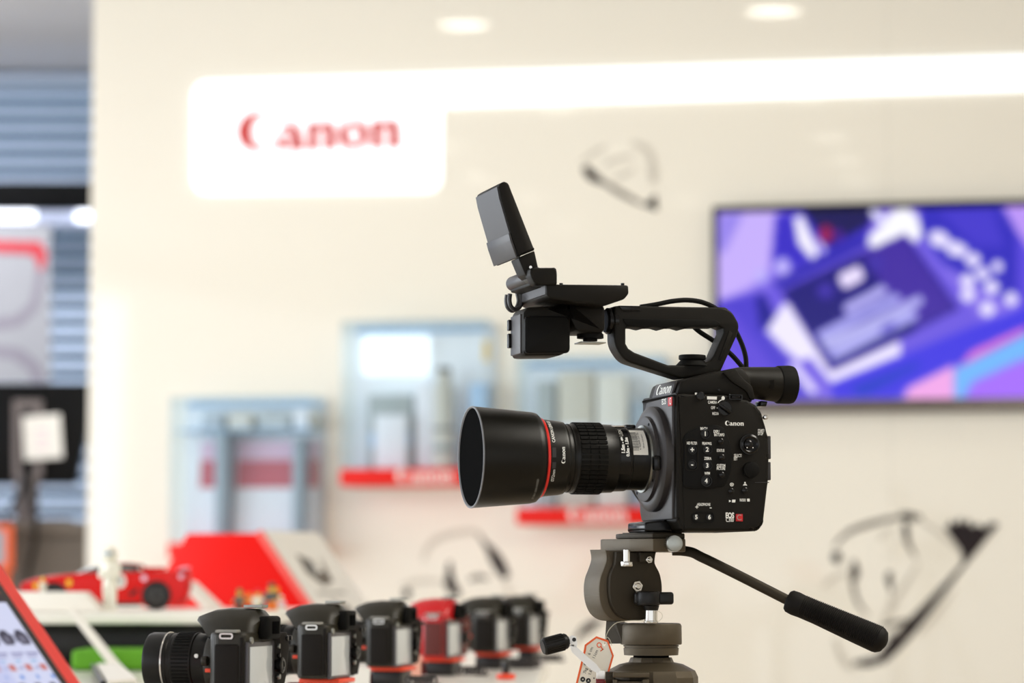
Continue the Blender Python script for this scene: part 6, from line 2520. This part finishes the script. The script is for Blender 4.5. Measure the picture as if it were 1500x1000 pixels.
# ================================================================== the far corner by the window
dk = thing('desk', 'taupe office desk below the window past the display wall', 'desk', at(60, 850, 8.9))
b = MB()
p0, p1 = at(-260, 764, 8.75), at(131, 764, 8.75)
b.box(((p0.x + p1.x) / 2, 9.05, (p0.z) - 0.02), (p1.x - p0.x, 0.62, 0.04), 0.004)
b.build('desktop', MT['desk'], dk)
b = MB()
b.box(((p0.x + p1.x) / 2, 8.775, (p0.z - 0.04) / 2), (p1.x - p0.x - 0.02, 0.03, p0.z - 0.0405), 0.002)
b.build('front_panel', MT['desk'], dk)
for x in (p0.x + 0.03, p1.x - 0.03):
    b = MB()
    b.box((x, 9.06, (p0.z - 0.04) / 2), (0.03, 0.53, p0.z - 0.0405), 0.002)
    b.build('side_panel', MT['desk'], dk)
DZ = p0.z + 0.0005
mo = thing('computer_monitor', 'black computer monitor seen from behind on the taupe desk', 'monitor', at(60, 764, 8.9))
b = MB()
MY = 8.86
q = [((v := at(x, y, MY)).x, v.z) for x, y in ((-190, 561), (133, 561), (127, 632), (110, 709), (-170, 709))]
b.prism(q, 0.0, 0.05, 0.006, 2, Matrix.Translation((0, MY, 0)) @ XZW)
b.build('back_shell', MT['deskdark'], mo)
b = MB()
q = [((v := at(x, y, MY - .01)).x, v.z) for x, y in ((20, 586), (62, 586), (62, 700), (20, 700))]
b.mesh(curve_mesh([q, [((v := at(x, y, MY - .01)).x, v.z) for x, y in ((30, 598), (53, 598), (53, 690), (30, 690))]], 0.012), Matrix.Translation((0, MY - 0.012, 0)) @ XZW)
b.build('stand_bracket', MT['monitorgrey'], mo)
b = MB()
p0_, p1_ = at(41, 690, MY), at(41, 764, MY)
b.box((p0_.x, MY - 0.012, (p0_.z + DZ + 0.012) / 2), (0.07, 0.02, p0_.z - DZ - 0.012), 0.003)
b.box((p0_.x, MY + 0.03, DZ + 0.006), (0.26, 0.18, 0.012), 0.003)
b.build('stand', MT['monitorgrey'], mo)
b = MB()
q = [((v := at(x, y, MY - .03)).x, v.z) for x, y in ((33, 610), (88, 606), (92, 670), (36, 674))]
b.prism(q, 0.0, 0.004, 0.001, 1, Matrix.Translation((0, MY - 0.03, 0)) @ XZW)
cdx = b.build('paper_card', MT['price'], mo)
b = MB()
for y in (628, 640, 652):
    v0, v1 = at(54, y, MY - .031), at(70, y + 5, MY - .031)
    b.box(((v0.x + v1.x) / 2, MY - 0.0306, (v0.z + v1.z) / 2), (abs(v1.x - v0.x), 0.0008, 0.006))
b.build('print', MT['cardpink'], cdx)
b = MB()
b.tube([at(40, 688, MY - .03), at(44, 720, MY - .04), at(50, 748, MY - .05), at(52, 754, 8.72), at(52, 768, 8.69), at(50, 800, 8.71), at(40, 850, 8.71), at(44, 900, 8.72)], 0.008, 8)
b.tube([at(36, 690, MY - .03), at(30, 720, MY - .045), at(14, 746, MY - .05), at(9, 753, 8.72), at(6, 767, 8.69), at(4, 800, 8.71)], 0.007, 8)
b.build('cable', MT['deskdark'], mo)
po = thing('wall_poster', 'grey and white poster with a red arc hanging before the window blind', 'poster', at(30, 440, 9.75))
PY = 9.72
b = MB()
q = [((v := at(x, y, PY)).x, v.z) for x, y in ((-160, 330), (74, 330), (74, 560), (-160, 560))]
b.prism(q, 0.0, 0.006, 0.001, 1, Matrix.Translation((0, PY, 0)) @ XZW)
b.build('sheet', MT['poster'], po)


def pband(name, outer, inner, mat, k):
    b = MB()
    for lp in ([[((v := at(x, y, PY)).x, v.z) for x, y in outer]] if inner is None else [[((v := at(x, y, PY)).x, v.z) for x, y in outer + inner[::-1]]]):
        b.mesh(curve_mesh([lp], 0), Matrix.Translation((0, PY - 0.0006 * k, 0)) @ XZW)
    b.build(name, mat, po)


pband('print', [(-20, 352), (60, 354), (68, 372), (66, 400), (56, 452), (30, 478), (-20, 486)], [(-20, 372), (44, 374), (54, 384), (52, 410), (44, 444), (24, 462), (-20, 468)], MT['postergrey'], 1)
pband('print', [(-20, 352), (60, 354), (70, 374), (64, 392)], [(-20, 368), (46, 372), (54, 380), (56, 396)], MT['posterred'], 2)
pband('print', [(-20, 505), (30, 510), (58, 532), (66, 560), (-20, 560)], [(-20, 522), (20, 526), (44, 544), (48, 560), (-20, 560)], MT['postergrey'], 1)
b = MB()
for x in (-60, 40):
    b.tube([at(x, 331, PY + 0.004), at(x, 318, YB - 0.31)], 0.003, 6, 1)
b.build('hanging_cord', MT['trough'], po)
sgn = thing('orange_sign', 'small orange framed notice stood on the floor before the taupe desk', 'sign', at(0, 830, 8.5))
b = MB()
SY = 8.62
q = [((v := at(x, y, SY)).x, v.z) for x, y in ((-120, 768), (19, 768), (19, 835), (-120, 835))]
qi = [((v := at(x, y, SY)).x, v.z) for x, y in ((-112, 776), (8, 776), (8, 827), (-112, 827))]
b.mesh(curve_mesh([q, qi], 0.008, 0.001), Matrix.Translation((0, SY, 0)) @ XZW)
b.build('frame', MT['orange'], sgn)
b = MB()
b.prism(qi, -0.002, 0.004, 0, 1, Matrix.Translation((0, SY, 0)) @ XZW)
b.build('notice', MT['slate'], sgn)
b = MB()
for x in (-110, 10):
    p_ = at(x, 830, SY)
    b.cyl((p_.x, SY, 0.001), (p_.x, SY, p_.z), 0.009, n=14)
b.build('leg', MT['orange'], sgn)
